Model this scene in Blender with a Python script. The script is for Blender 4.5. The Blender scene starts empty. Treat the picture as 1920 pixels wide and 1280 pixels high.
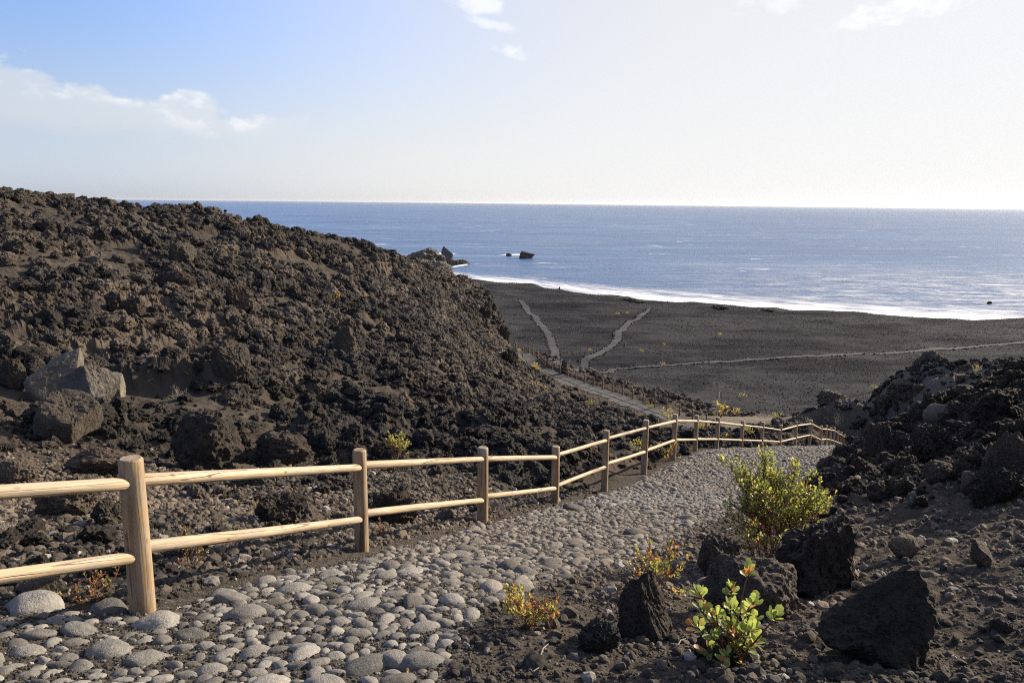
import bpy, bmesh, math, random
import numpy as np
from mathutils import Vector, Matrix, Euler

random.seed(7)
rng = np.random.RandomState(11)
sc = bpy.context.scene
C = sc.collection

# ------------------------------------------------------------------ camera
F = 1440.0                      # focal length in pixels of the 1920 wide photograph
S = 1.1                         # metres per depth unit used in the tables below
CAMZ = 33.0
PITCH = math.atan(259 / 1440)
ROLL = math.radians(0.576)
CAM = np.array([0.0, 0.0, CAMZ])
_r0 = np.array([1.0, 0, 0]); _u0 = np.array([0, math.sin(PITCH), math.cos(PITCH)])
FW = np.array([0, math.cos(PITCH), -math.sin(PITCH)])
RT = _r0 * math.cos(ROLL) + _u0 * math.sin(ROLL)
UP = -_r0 * math.sin(ROLL) + _u0 * math.cos(ROLL)
cam_d = bpy.data.cameras.new('camera')
cam = bpy.data.objects.new('camera', cam_d); C.objects.link(cam)
cam_d.sensor_width = 36; cam_d.lens = 36 * F / 1920
cam_d.clip_start = 0.1; cam_d.clip_end = 200000
cam.matrix_world = Matrix(((RT[0], UP[0], -FW[0], 0), (RT[1], UP[1], -FW[1], 0), (RT[2], UP[2], -FW[2], CAMZ), (0, 0, 0, 1)))
sc.camera = cam

# ------------------------------------------------------------------ sky and sun
SUN_AZ, SUN_EL = math.radians(56), math.radians(22)
SUNV = Vector((math.sin(SUN_AZ) * math.cos(SUN_EL), math.cos(SUN_AZ) * math.cos(SUN_EL), math.sin(SUN_EL)))
sun_d = bpy.data.lights.new('sun', 'SUN'); sun_d.energy = 5.0; sun_d.angle = math.radians(0.6); sun_d.color = (1.0, 0.87, 0.70)
sun = bpy.data.objects.new('sun', sun_d); C.objects.link(sun)
sun.rotation_euler = SUNV.to_track_quat('Z', 'Y').to_euler(); sun.location = (60, 40, 80)

sc.view_settings.view_transform = 'Standard'
try: sc.view_settings.look = 'None'
except Exception: pass
sc.view_settings.gamma = 1.0
sc.view_settings.exposure = 0.9
sc.render.engine = 'CYCLES'
sc.cycles.use_denoising = False
sc.cycles.max_bounces = 6; sc.cycles.diffuse_bounces = 3; sc.cycles.glossy_bounces = 2
sc.cycles.transmission_bounces = 3; sc.cycles.transparent_max_bounces = 8
sc.cycles.caustics_reflective = False; sc.cycles.caustics_refractive = False
sc.cycles.filter_width = 1.1

HAZE = True
class NT:
    """small helper to write node trees"""
    def __init__(s, tree): s.t = tree; s.n = tree.nodes; s.l = tree.links
    def new(s, typ, **kw):
        n = s.n.new(typ)
        for k, v in kw.items(): setattr(n, k, v)
        return n
    def put(s, sock, v):
        if isinstance(v, bpy.types.NodeSocket): s.l.new(v, sock)
        elif v is not None: sock.default_value = v
    def math(s, op, a, b=None, c=None, clamp=False):
        n = s.new('ShaderNodeMath', operation=op, use_clamp=clamp)
        s.put(n.inputs[0], a)
        if b is not None: s.put(n.inputs[1], b)
        if c is not None: s.put(n.inputs[2], c)
        return n.outputs[0]
    def mapr(s, v, a, b, c=0.0, d=1.0, smooth=True):
        n = s.new('ShaderNodeMapRange', interpolation_type='SMOOTHSTEP' if smooth else 'LINEAR')
        s.put(n.inputs[0], v); n.inputs[1].default_value = a; n.inputs[2].default_value = b
        n.inputs[3].default_value = c; n.inputs[4].default_value = d
        return n.outputs[0]
    def mix(s, f, a, b):
        n = s.new('ShaderNodeMix', data_type='RGBA')
        s.put(n.inputs[0], f); s.put(n.inputs[6], a); s.put(n.inputs[7], b)
        return n.outputs[2]
    def noise(s, vec, scale, detail=4.0, rough=0.55, dist=0.0):
        n = s.new('ShaderNodeTexNoise'); s.put(n.inputs['Vector'], vec)
        n.inputs['Scale'].default_value = scale; n.inputs['Detail'].default_value = detail
        n.inputs['Roughness'].default_value = rough; n.inputs['Distortion'].default_value = dist
        return n.outputs[0]
    def voronoi(s, vec, scale, feature='F1', out=0):
        n = s.new('ShaderNodeTexVoronoi', feature=feature); s.put(n.inputs['Vector'], vec); n.inputs['Scale'].default_value = scale
        return n.outputs[out]
    def scalev(s, vec, v):
        n = s.new('ShaderNodeVectorMath', operation='MULTIPLY'); s.put(n.inputs[0], vec); n.inputs[1].default_value = v
        return n.outputs[0]
    def bump(s, h, strength, dist, normal=None):
        n = s.new('ShaderNodeBump'); n.inputs['Strength'].default_value = strength; n.inputs['Distance'].default_value = dist
        s.put(n.inputs['Height'], h)
        if normal is not None: s.put(n.inputs['Normal'], normal)
        return n.outputs[0]
def col(r, g, b): return (r, g, b, 1.0)

world = bpy.data.worlds.new('World'); sc.world = world; world.use_nodes = True
w = NT(world.node_tree); w.n.clear()
sky = w.new('ShaderNodeTexSky', sky_type='NISHITA', sun_disc=False)
sky.sun_elevation = SUN_EL; sky.sun_rotation = SUN_AZ; sky.air_density = 1.0; sky.dust_density = 0.55; sky.ozone_density = 3.4; sky.altitude = 30
tc = w.new('ShaderNodeTexCoord')
sx = w.new('ShaderNodeSeparateXYZ'); w.l.new(tc.outputs['Generated'], sx.inputs[0])
az = w.math('ARCTAN2', sx.outputs[0], sx.outputs[1]); el = w.math('ARCSINE', sx.outputs[2])
cv = w.new('ShaderNodeCombineXYZ'); w.l.new(az, cv.inputs[0]); w.l.new(w.math('MULTIPLY', el, 1.7), cv.inputs[1])
n1 = w.noise(cv.outputs[0], 17.0, 6.0, 0.58); n2 = w.noise(cv.outputs[0], 6.0, 3.0, 0.5); n3 = w.noise(cv.outputs[0], 36.0, 5.0, 0.6)
# bank of cumulus low over the sea, running on to the left of the view
bw_ = w.noise(cv.outputs[0], 11.0, 2.0, 0.5)
bil = w.math('ADD', w.math('MULTIPLY_ADD', bw_, 0.10, -0.050), w.math('MULTIPLY_ADD', n3, 0.040, -0.020))
tops = w.math('ADD', w.math('MULTIPLY_ADD', az, -0.14, 0.062), bil)
low_ = w.math('SUBTRACT', tops, el)
side_ = w.mapr(w.math('ADD', az, w.math('MULTIPLY', n2, 0.08)), -0.20, -0.29)
bank = w.math('MULTIPLY', w.math('MULTIPLY', w.mapr(low_, -0.003, 0.012), w.mapr(w.math('ADD', el, w.math('MULTIPLY_ADD', n1, 0.03, -0.015)), 0.060, 0.092)), side_)
lit_ = w.mapr(w.noise(cv.outputs[0], 26.0, 4.0, 0.55), 0.42, 0.62)
rim = w.math('MULTIPLY', w.math('MULTIPLY', w.mapr(low_, 0.040, 0.004), bank), lit_)
def puff(a0, e0, sa, se, tilt, amp, nz):
    da = w.math('SUBTRACT', az, a0); de = w.math('SUBTRACT', w.math('SUBTRACT', el, e0), w.math('MULTIPLY', da, tilt))
    q = w.math('ADD', w.math('POWER', w.math('DIVIDE', da, sa), 2.0), w.math('POWER', w.math('DIVIDE', de, se), 2.0))
    g = w.math('SUBTRACT', 1.0, q)
    return w.math('MULTIPLY', w.mapr(w.math('MULTIPLY_ADD', nz, 3.2, w.math('ADD', g, -1.9)), 0.0, 0.9), amp)
puffs = [puff(-0.055, 0.238, 0.05, 0.022, -0.1, 0.7, n1), puff(-0.028, 0.212, 0.05, 0.010, -0.25, 0.6, n1), puff(-0.006, 0.184, 0.035, 0.014, -0.2, 0.8, n1),
         puff(0.315, 0.235, 0.07, 0.022, 0.2, 0.45, n3), puff(0.47, 0.220, 0.14, 0.022, 0.22, 0.6, n3)]
pf = puffs[0]
for q in puffs[1:]: pf = w.math('MAXIMUM', pf, q)
dt = w.new('ShaderNodeVectorMath', operation='DOT_PRODUCT'); w.l.new(tc.outputs['Generated'], dt.inputs[0]); dt.inputs[1].default_value = SUNV
hz = w.mapr(el, 0.24, 0.0, 0.0, 0.9)
skyc = sky.outputs[0]
# thin maritime haze greys the lower sky all the way round
bw = w.new('ShaderNodeRGBToBW'); w.l.new(skyc, bw.inputs[0])
hazec = w.new('ShaderNodeMix', data_type='RGBA', blend_type='MULTIPLY'); hazec.inputs[0].default_value = 1.0; w.l.new(bw.outputs[0], hazec.inputs[6]); w.l.new(w.mix(w.mapr(dt.outputs['Value'], 0.0, 0.5), col(.86, .965, 1.12), col(1.02, 1.03, 1.05)), hazec.inputs[7])
wb = w.new('ShaderNodeMix', data_type='RGBA', blend_type='MULTIPLY'); wb.inputs[0].default_value = 1.0; w.l.new(skyc, wb.inputs[6]); wb.inputs[7].default_value = col(.97, .97, 1.18)
skyc = w.mix(hz, wb.outputs[2], hazec.outputs[2])
# light scattered forward by the haze: a white glow round the sun
veil = w.new('ShaderNodeVectorMath', operation='SCALE'); veil.inputs[0].default_value = (1.0, 0.96, 0.90); w.l.new(w.mapr(dt.outputs['Value'], 0.0, 0.95, 0.0, 3.4), veil.inputs['Scale'])
addv = w.new('ShaderNodeVectorMath', operation='ADD'); w.l.new(skyc, addv.inputs[0]); w.l.new(veil.outputs[0], addv.inputs[1])
lum = w.new('ShaderNodeRGBToBW'); w.l.new(addv.outputs[0], lum.inputs[0])
roll = w.math('POWER', w.math('ADD', 1.0, w.math('POWER', w.math('DIVIDE', lum.outputs[0], 5.15), 3.0)), -0.3333)
shd = w.new('ShaderNodeVectorMath', operation='SCALE'); w.l.new(addv.outputs[0], shd.inputs[0]); w.l.new(roll, shd.inputs['Scale'])
lum2 = w.new('ShaderNodeRGBToBW'); w.l.new(shd.outputs[0], lum2.inputs[0]); grey_ = w.math('MULTIPLY', lum2.outputs[0], 0.99)
skyc = w.mix(w.mapr(dt.outputs['Value'], 0.22, 0.76, 0.0, 0.9), shd.outputs[0], grey_)
hs2 = w.new('ShaderNodeHueSaturation'); hs2.inputs['Saturation'].default_value = 0.42; hs2.inputs['Value'].default_value = 0.985; w.l.new(skyc, hs2.inputs['Color'])
hs3 = w.new('ShaderNodeHueSaturation'); hs3.inputs['Saturation'].default_value = 0.12; hs3.inputs['Value'].default_value = 1.16; w.l.new(skyc, hs3.inputs['Color'])
skyc = w.mix(w.math('MULTIPLY', bank, 0.85), skyc, hs2.outputs[0])
skyc = w.mix(w.math('MAXIMUM', w.math('MULTIPLY', rim, 0.8), pf), skyc, hs3.outputs[0])
bg = w.new('ShaderNodeBackground'); bg.inputs['Strength'].default_value = 0.10; w.l.new(skyc, bg.inputs['Color'])
wo = w.new('ShaderNodeOutputWorld'); w.l.new(bg.outputs[0], wo.inputs[0])

# ------------------------------------------------------------------ geometry helpers
def ray(x, y): return FW + RT * ((x - 960) / F) + UP * ((640 - y) / F)
def P(x, y, d): return CAM + ray(x, y) * (d * S)                     # a point d units in front of the lens
def PY(x, y, z):                                                      # a point on the level z
    r = ray(x, y); return CAM + r * ((z - CAMZ) / r[2])
def PZ(x, d, z):                                                      # bearing of column x, distance d, height z
    k = (x - 960) / F; return np.array([k * d * S, d * S, z])
def proj(p):
    q = np.asarray(p) - CAM; d = q @ FW
    return 960 + F * (q @ RT) / d, 640 - F * (q @ UP) / d, d
def height_to(base, y):                                               # height above base whose image row is y
    q = base - CAM; k = (640 - y) / F
    return (k * (q @ FW) - q @ UP) / (UP[2] - k * FW[2])

_perm = np.random.RandomState(3).permutation(256).astype(np.int64); _perm = np.concatenate([_perm, _perm, _perm])
_g3 = np.random.RandomState(5).normal(size=(256, 3)); _g3 /= np.linalg.norm(_g3, axis=1)[:, None]
def perlin(p):
    p = np.asarray(p, dtype=np.float64); i = np.floor(p).astype(np.int64); f = p - i; i &= 255
    u = f * f * f * (f * (f * 6 - 15) + 10)
    out = 0
    for dx in (0, 1):
        wx = u[:, 0] if dx else 1 - u[:, 0]
        for dy in (0, 1):
            wy = u[:, 1] if dy else 1 - u[:, 1]
            for dz in (0, 1):
                wz = u[:, 2] if dz else 1 - u[:, 2]
                h = _perm[_perm[_perm[i[:, 0] + dx] + i[:, 1] + dy] + i[:, 2] + dz]
                g = _g3[h]
                out = out + wx * wy * wz * (g[:, 0] * (f[:, 0] - dx) + g[:, 1] * (f[:, 1] - dy) + g[:, 2] * (f[:, 2] - dz))
    return out * 1.6
def fbm(p, oct=4, gain=0.5):
    a, s, t = 1.0, 0.0, 0.0
    for k in range(oct):
        s = s + a * perlin(p * (2.03 ** k) + 17.3 * k); t += a; a *= gain
    return s / t
def ridged(p, oct=3, gain=0.5):
    a, s, t = 1.0, 0.0, 0.0
    for k in range(oct):
        s = s + a * (1 - 2 * np.abs(perlin(p * (2.07 ** k) + 9.1 * k))); t += a; a *= gain
    return s / t
def p2(x, y, s, off=0.0): return np.stack([x / s + off, y / s + off * 0.7, np.full_like(x, off * 1.3)], 1)
def sstep(a, b, x): t = np.clip((x - a) / (b - a), 0, 1); return t * t * (3 - 2 * t)

def poly_dist(px, py, poly, closed=False):
    """distance to a polyline"""
    best = np.full(px.shape, 1e18); n = len(poly)
    for k in range(n if closed else n - 1):
        a, b = poly[k], poly[(k + 1) % n]; dx, dy = b[0] - a[0], b[1] - a[1]
        t = np.clip(((px - a[0]) * dx + (py - a[1]) * dy) / (dx * dx + dy * dy + 1e-12), 0, 1)
        best = np.minimum(best, (px - a[0] - t * dx) ** 2 + (py - a[1] - t * dy) ** 2)
    return np.sqrt(best)
def inside(px, py, poly):
    r = np.zeros(px.shape, bool); n = len(poly)
    for k in range(n):
        x0, y0 = poly[k][:2]; x1, y1 = poly[(k + 1) % n][:2]
        if y0 == y1: continue
        c = ((y0 > py) != (y1 > py)) & (px < (x1 - x0) * (py - y0) / (y1 - y0) + x0)
        r ^= c
    return r
def sdist(px, py, poly):
    d = poly_dist(px, py, poly, True); return np.where(inside(px, py, poly), d, -d)

def mesh_from(name, v, f, smooth=False):
    """mesh from numpy arrays; f is an (n,3) or (n,4) array"""
    m = bpy.data.meshes.new(name); v = np.asarray(v, np.float32); f = np.asarray(f, np.int32)
    m.vertices.add(len(v)); m.vertices.foreach_set('co', v.ravel())
    k = f.shape[1]
    m.loops.add(f.size); m.loops.foreach_set('vertex_index', f.ravel())
    m.polygons.add(len(f)); m.polygons.foreach_set('loop_start', np.arange(0, f.size, k, dtype=np.int32))
    m.polygons.foreach_set('loop_total', np.full(len(f), k, np.int32))
    m.polygons.foreach_set('use_smooth', np.full(len(f), smooth, bool))
    m.update(calc_edges=True); m.validate()
    return m
def attr(m, name, data, typ='FLOAT'):
    a = m.attributes.new(name, typ, 'POINT')
    d = np.asarray(data, np.float32).ravel()
    a.data.foreach_set('color' if typ == 'FLOAT_COLOR' else ('vector' if typ == 'FLOAT_VECTOR' else 'value'), d)
def link(name, mesh, mat=None, parent=None):
    o = bpy.data.objects.new(name, mesh); C.objects.link(o)
    if mat is not None and mesh is not None and not mesh.materials: mesh.materials.append(mat)
    if parent is not None: o.parent = parent
    return o
def tag(o, label, cat, group=None):
    o['label'] = label; o['category'] = cat
    if group: o['group'] = group
    return o
def empty(name, loc, label, cat, group=None, rz=0.0):
    o = bpy.data.objects.new(name, None); C.objects.link(o); o.location = Vector(loc); o.rotation_euler = (0, 0, rz)
    o.empty_display_size = 0.1
    return tag(o, label, cat, group)
def structure(o, kind='structure'): o['kind'] = kind; return o

# ------------------------------------------------------------------ the upper fence in the photograph: x, row of top, x and row of base, depth, rail rows left/right
POSTS = [(-1056, 930, 1475, 2.25, 1000, 1000, 1244, 1244),
 (268, 858, 1146, 4.5, 905, 900, 1043, 1027), (679, 842, 1041, 7.1, 876, 872, 972, 963), (905, 838, 980, 9.8, 860, 860, 937, 930),
 (1040, 836, 945, 12.4, 857, 853, 915, 911), (1133, 806, 924, 14.9, 825, 822, 875, 870), (1207, 787, 889, 17.4, 802, 802, 846, 845),
 (1262, 776, 863, 19.8, 789, 789, 825, 824), (1303, 778, 845, 22.1, 789, 789, 824, 823), (1343, 782, 842, 24.4, 792, 792, 823, 823),
 (1389, 788, 842, 26.7, 797, 797, 825, 825), (1427, 791, 839, 29.0, 801, 801, 826, 826), (1461, 796, 838, 31.3, 806, 806, 828, 828),
 (1490, 790, 839, 33.6, 798, 798, 821, 821), (1517, 787, 837, 35.9, 794, 794, 815, 815), (1537, 798, 838, 38.1, 804, 804, 824, 824),
 (1547, 797, 836, 40.4, 804, 804, 823, 823), (1555, 801, 837, 42.7, 806, 806, 824, 824), (1562, 801, 837, 45.0, 807, 807, 826, 826),
 (1569, 807, 840, 47.2, 812, 812, 829, 829), (1575, 810, 842, 49.5, 815, 815, 831, 831), (1581, 814, 844, 51.8, 819, 819, 833, 833),
 (1586, 818, 847, 54.0, 823, 823, 836, 836), (1591, 821, 848, 56.2, 825, 825, 838, 838), (1596, 823, 850, 58.4, 827, 827, 839, 839)]
PB = [P(p[0], p[2], p[3]) for p in POSTS]
WID = [1.9, 2.35, 3.1, 3.5, 3.9, 4.1, 4.4, 4.5, 4.4, 4.2, 4.0, 3.8, 3.6, 3.4, 3.1] + [2.7] * 10
LOW = [(967, 653.5, 121), (981, 660.5, 117), (991.5, 661, 114), (999.5, 666, 111.5), (1008.5, 673, 109), (1021, 689, 106), (1035.5, 693, 104), (1049.5, 699, 102), (1064.5, 705.6, 100),
       (1080, 711, 98), (1096, 718, 96), (1112.6, 723.5, 94), (1130, 729, 92), (1148, 735, 90), (1167, 741, 88), (1186, 748, 86), (1206, 755, 84), (1228, 763, 82),
       (1250, 770.5, 80), (1274, 779, 77.5), (1298, 789, 75), (1324, 798, 72)]
LB = [P(*q) for q in LOW]
LOWLINE = LB + [P(1342, 811, 66), P(1380, 822, 60), P(1420, 826, 54)]
def offset_line(line, w):
    out = []
    for k in range(len(line)):
        a = line[max(k - 1, 0)]; b = line[min(k + 1, len(line) - 1)]; t = (b - a)[:2]; t = t / np.linalg.norm(t)
        n = np.array([t[1], -t[0]])
        q = line[k].copy(); q[:2] += n * w; out.append(q)
    return out
LOWNEAR = offset_line(LOWLINE, 2.9)      # side of the lower path away from its fence

# ------------------------------------------------------------------ terrain control points
ctrl = []
for b, wd in list(zip(PB, WID))[1:]:
    for f_ in (0.0, 0.5, 1.0): ctrl.append((b[0] + wd * f_, b[1] + 0.2 * f_, b[2] + 0.03 * f_))
ctrl += [tuple(q) for q in LOWLINE] + [tuple(q) for q in LOWNEAR]
for q in [  # left lava field: column, row, depth
    (-150, 1000, 6.2), (100, 1040, 5.9), (330, 990, 7.2), (560, 960, 9.0), (760, 925, 11.5), (960, 905, 14.5), (1080, 880, 17.5), (1180, 860, 20.5),
    (0, 900, 9.5), (180, 890, 11.0), (380, 884, 13.0), (600, 870, 14.5), (800, 862, 17.5), (0, 830, 12.5), (120, 830, 14.5), (300, 800, 17), (500, 800, 19), (700, 800, 21.5),
    (900, 830, 23), (1040, 835, 25), (1150, 830, 27), (0, 700, 20), (150, 680, 24), (400, 690, 28), (600, 720, 30), (750, 740, 33), (880, 760, 38), (1000, 800, 40), (1120, 820, 40),
    (0, 560, 33), (200, 560, 38), (330, 560, 42), (470, 590, 42), (600, 640, 48), (720, 660, 52), (850, 700, 57), (980, 762, 62), (1080, 790, 66), (1180, 812, 62), (1090, 765, 78), (1010, 742, 82), (1180, 785, 74),
    (0, 450, 50), (120, 450, 55), (300, 484, 55), (470, 512, 60), (600, 556, 66), (720, 592, 74), (850, 640, 80), (930, 705, 84),
    (0, 378, 70), (70, 388, 71), (130, 396, 74), (230, 402, 77), (330, 408, 80), (430, 418, 83), (540, 446, 88), (650, 464, 93), (720, 484, 98), (780, 500, 104), (840, 528, 110), (900, 558, 111),
    (932, 590, 108), (940, 635, 106), (922, 565, 108), (800, 560, 95), (850, 596, 96), (880, 630, 97), (700, 522, 88), (560, 488, 80), (400, 448, 74), (200, 420, 68),
    # hollow behind the upper fence
    (1330, 835, 36), (1400, 835, 42), (1470, 836, 46), (1380, 800, 69), (1420, 786, 74), (1450, 800, 62), (1500, 805, 57), (1330, 800, 70),
    # near right
    (0, 1270, 3.45), (500, 1270, 3.4), (1000, 1270, 3.45), (1500, 1270, 3.5), (1900, 1270, 3.5), (1150, 1120, 4.95), (1300, 1150, 4.7), (1400, 1060, 6.1), (1400, 1180, 4.35), (1560, 1030, 6.6),
    (1700, 1100, 4.9), (1900, 1100, 4.7), (1700, 970, 7.4), (1900, 960, 6.5), (1600, 930, 9.6), (1780, 870, 9.6), (1900, 830, 9.2),
    (1615, 862, 16.3), (1640, 850, 15.6), (1668, 800, 15.8), (1700, 795, 15.2), (1760, 778, 14.6), (1850, 738, 13.6), (1920, 708, 12.6), (2050, 690, 12.0), (1650, 880, 13.0),
    # right, further
    (1490, 788, 72), (1540, 762, 68), (1600, 735, 62), (1660, 722, 64), (1690, 706, 60), (1770, 680, 60), (1850, 692, 58), (1920, 690, 58), (2050, 690, 58), (1720, 730, 54), (1780, 745, 42), (1850, 730, 42), (1640, 800, 62), (1600, 800, 66), (1560, 812, 66), (1700, 790, 46),
    ]: ctrl.append(tuple(P(*q)))
for q in [  # column, distance, height
    (1720, 22, 25.0), (1800, 22, 25.2), (1900, 22, 25.4), (2100, 22, 26), (1650, 24, 23.8), (1800, 32, 21.5), (1950, 34, 22),
    (2300, 11, 31.8), (2300, 24, 27), (2550, 7.5, 31.4), (2900, 9, 32.5), (2600, 30, 25), (3600, 28, 26), (2300, 60, 18), (2600, 95, 9), (3600, 90, 10),
    (1700, 78, 8), (1850, 80, 8), (2000, 84, 8), (1620, 84, 7.5),
    (400, 125, 21), (0, 120, 24), (-500, 90, 38), (-600, 60, 37), (-1500, 40, 38), (700, 135, 14), (820, 140, 9.5), (900, 135, 6.5), (960, 140, 5.5), (940, 122, 8.0), (880, 185, 5.2), (820, 250, 4.5), (700, 290, 6),
    ]: ctrl.append(tuple(PZ(*q)))
for xx in (1000, 1100, 1250, 1400, 1550, 1700, 1900, 2200, 2700):
    for dd in (92, 115, 140, 165):
        if xx <= 1330 and dd < 100: continue
        ctrl.append(tuple(PZ(xx, dd, 5.6 - 0.006 * (dd - 90))))
SHORE = [(820, 512), (860, 517), (890, 523), (1000, 531), (1049, 540), (1150, 552), (1300, 564), (1450, 575), (1600, 585), (1750, 592), (1920, 598), (2300, 618), (2900, 655)]
BERM = [PY(x, y, 3.6) for x, y in SHORE]
for b in BERM:
    n = b[:2] / np.linalg.norm(b[:2])
    ctrl.append(tuple(b))
    for dd, z in ((-14, 3.9), (9, 0.6), (22, -1.6), (60, -4)):
        ctrl.append((b[0] + n[0] * dd, b[1] + n[1] * dd, z))
ctrl += [tuple(PZ(x, d, z)) for x, d, z in ((800, 380, -4), (600, 390, -4), (300, 370, -4), (0, 350, -4), (600, 320, 5), (300, 290, 8), (0, 270, 10))]
ctrl += [(-10, -10, 32.2), (10, -10, 33), (0, -3, 31.7), (4, 0.5, 31.5), (-4, 0.5, 31.6), (0, -40, 40), (-40, -40, 44), (40, -40, 42), (-60, 20, 38), (100, 0, 26), (-400, -300, 70), (0, -420, 90), (400, -300, 40), (420, 80, -5), (320, 300, -6), (-420, 200, 20), (-330, 420, -6), (0, 480, -6)]
ctrl = np.array(ctrl, np.float64)
_A = np.sqrt(((ctrl[:, None, :2] - ctrl[None, :, :2]) ** 2).sum(-1) + 2.0); _N = len(ctrl)
_M = np.zeros((_N + 3, _N + 3)); _M[:_N, :_N] = -_A + 0.25 * np.eye(_N); _M[:_N, _N] = 1; _M[:_N, _N + 1:] = ctrl[:, :2] / 100; _M[_N:, :_N] = _M[:_N, _N:].T
_W = np.linalg.solve(_M, np.concatenate([ctrl[:, 2], np.zeros(3)]))
def hbase(x, y):
    x = np.asarray(x, np.float64); y = np.asarray(y, np.float64); out = np.empty(x.shape); step = 40000
    cx, cy = ctrl[:, 0].astype(np.float32), ctrl[:, 1].astype(np.float32)
    for i in range(0, len(x), step):
        a = x[i:i + step].astype(np.float32)[:, None] - cx; b = y[i:i + step].astype(np.float32)[:, None] - cy
        out[i:i + step] = -(np.sqrt(a * a + b * b + np.float32(2.0)) @ _W[:_N].astype(np.float32)) + _W[_N] + (_W[_N + 1] * x[i:i + step] + _W[_N + 2] * y[i:i + step]) / 100
    return out

# outline of the cobbled path, seen from above
PATH = [PB[k][:2] + np.array([0.10, 0]) for k in range(1, len(PB))]
right = [PB[k][:2] + np.array([WID[k], 0.2]) for k in range(len(PB) - 1, 0, -1)]
near = [P(905, 1170, 4.3)[:2], P(860, 1210, 3.95)[:2], P(860, 1330, 3.2)[:2], P(300, 1400, 2.8)[:2], P(-500, 1400, 2.8)[:2], P(-560, 1180, 4.0)[:2], P(-100, 1128, 4.55)[:2], P(120, 1124, 4.6)[:2]]
PATH = PATH + right + near
FENCEXY = [b[:2] for b in PB]
LOWPOLY = [q[:2] for q in LOWLINE] + [q[:2] for q in LOWNEAR[::-1]]
def left_of_fence(x, y):
    """True on the lava side of the upper fence"""
    fx = np.interp(y, [b[1] for b in PB[1:]], [b[0] for b in PB[1:]]); return fx - x
def zones(x, y, hb=None):
    if hb is None: hb = hbase(x, y)
    sd = sdist(x, y, PATH); ls = left_of_fence(x, y); sl = sdist(x, y, LOWPOLY)
    hillz = sstep(6.6, 9.0, hb) * sstep(0.15, 0.9, -sl) * (0.35 + 0.65 * sstep(1.0, 13.0, -sl))
    wob = 0.35 * perlin(p2(x, y, 0.9, 3.3))
    onpath = sstep(-0.25, 0.1, sd); side = sstep(-1.5, 1.5, ls)
    sx0, sy0 = P(1415, 790, 72)[:2]; sandm = np.exp(-((x - sx0) / 7.5) ** 2 - ((y - sy0) / 9.0) ** 2)
    lava = (1 - sstep(0.25, 0.6, sandm)) * hillz * sstep(0.1, 1.8, -sd + wob) * (1 - onpath) * sstep(330, 300, y)
    return dict(hb=hb, sd=sd, ls=ls, sl=sl, lava_l=lava * side, lava_r=lava * (1 - side), onpath=onpath)
def heights(x, y, hb=None, full=False):
    z = zones(x, y, hb); r = np.sqrt(x * x + y * y)
    near_f = sstep(4.0, 22.0, r)                                   # coarse relief grows away from the walkers' side
    base_l = near_f * 1.5 * fbm(p2(x, y, 17.0, 6.4), 2) + 0.9 * fbm(p2(x, y, 7.5, 1.1), 3) + near_f * 0.48 * ridged(p2(x, y, 2.9, 4.2), 3, 0.55)
    fine_l = (0.35 * near_f + 0.15) * ridged(p2(x, y, 1.05, 7.7), 3, 0.6) + 0.07 * ridged(p2(x, y, 0.33, 2.7), 2)
    am = fbm(p2(x, y, 6.5, 91.0), 3) + 0.26 * sstep(27, 13, r) * sstep(6.5, 10, r) - 0.06 - 0.5 * sstep(62, 84, r) * sstep(-0.22, -0.12, x / (np.abs(y) + 1.0))
    ash = sstep(-0.06, 0.12, am)                                     # pockets filled with wind-blown ash
    d_l = (0.25 + 0.75 * near_f) * base_l * (1 - 0.45 * ash) + fine_l * (1 - 0.85 * ash)
    ash = ash * z['lava_l']
    crag = sstep(7.5, 11.0, r)
    d_r = crag * (0.55 * fbm(p2(x, y, 3.2, 21.1), 3) + 0.30 * ridged(p2(x, y, 1.1, 23.3), 4, 0.6)) + 0.10 * fbm(p2(x, y, 0.8, 31.0), 3) + 0.035 * ridged(p2(x, y, 0.22, 33.0), 2)
    soft = 1 - np.clip(z['lava_l'] + z['lava_r'], 0, 1)
    plain = soft * sstep(9.0, 7.0, z['hb']) * sstep(60, 85, y)
    d_p = plain * (1.6 * fbm(np.stack([x / 34, y / 16, np.full_like(x, 5.0)], 1), 3) + 0.10 * fbm(p2(x, y, 3.0, 41.0), 3))
    d_s = soft * (1 - plain) * (1 - z['onpath']) * (0.035 * fbm(p2(x, y, 0.6, 51.0), 3) + 0.012 * ridged(p2(x, y, 0.12, 53.0), 2))
    h = z['hb'] + z['lava_l'] * d_l + z['lava_r'] * d_r + d_p + d_s - 0.07 * sstep(0.0, 0.3, z['sd']) - 0.10 * sstep(0.0, 0.4, z['sl'])
    if full: z['ash'] = ash; z['plain'] = plain; z['r'] = r; return h, z
    return h
def hit(pix, use=None, t0=2.0, t1=420.0, n=700):
    """first meeting of the view ray through a pixel with the ground"""
    pix = np.atleast_2d(np.asarray(pix, float)); ts = np.geomspace(t0, t1, n); out = []
    for x, y in pix:
        r = ray(x, y); q = CAM[None] + ts[:, None] * r[None]
        g = heights(q[:, 0], q[:, 1]) - q[:, 2]
        k = np.argmax(g > 0)
        if g[k] <= 0: k = n - 1
        k = max(k, 1); f_ = g[k - 1] / (g[k - 1] - g[k] + 1e-12)
        t = ts[k - 1] + (ts[k] - ts[k - 1]) * f_
        out.append(CAM + r * t)
    return np.array(out)

# ------------------------------------------------------------------ materials
def principled(name, rough=0.9, spec=0.25):
    m = bpy.data.materials.new(name); m.use_nodes = True; t = NT(m.node_tree); b = t.n['Principled BSDF']
    b.inputs['Roughness'].default_value = rough; b.inputs['Specular IOR Level'].default_value = spec
    return m, t, b

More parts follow.
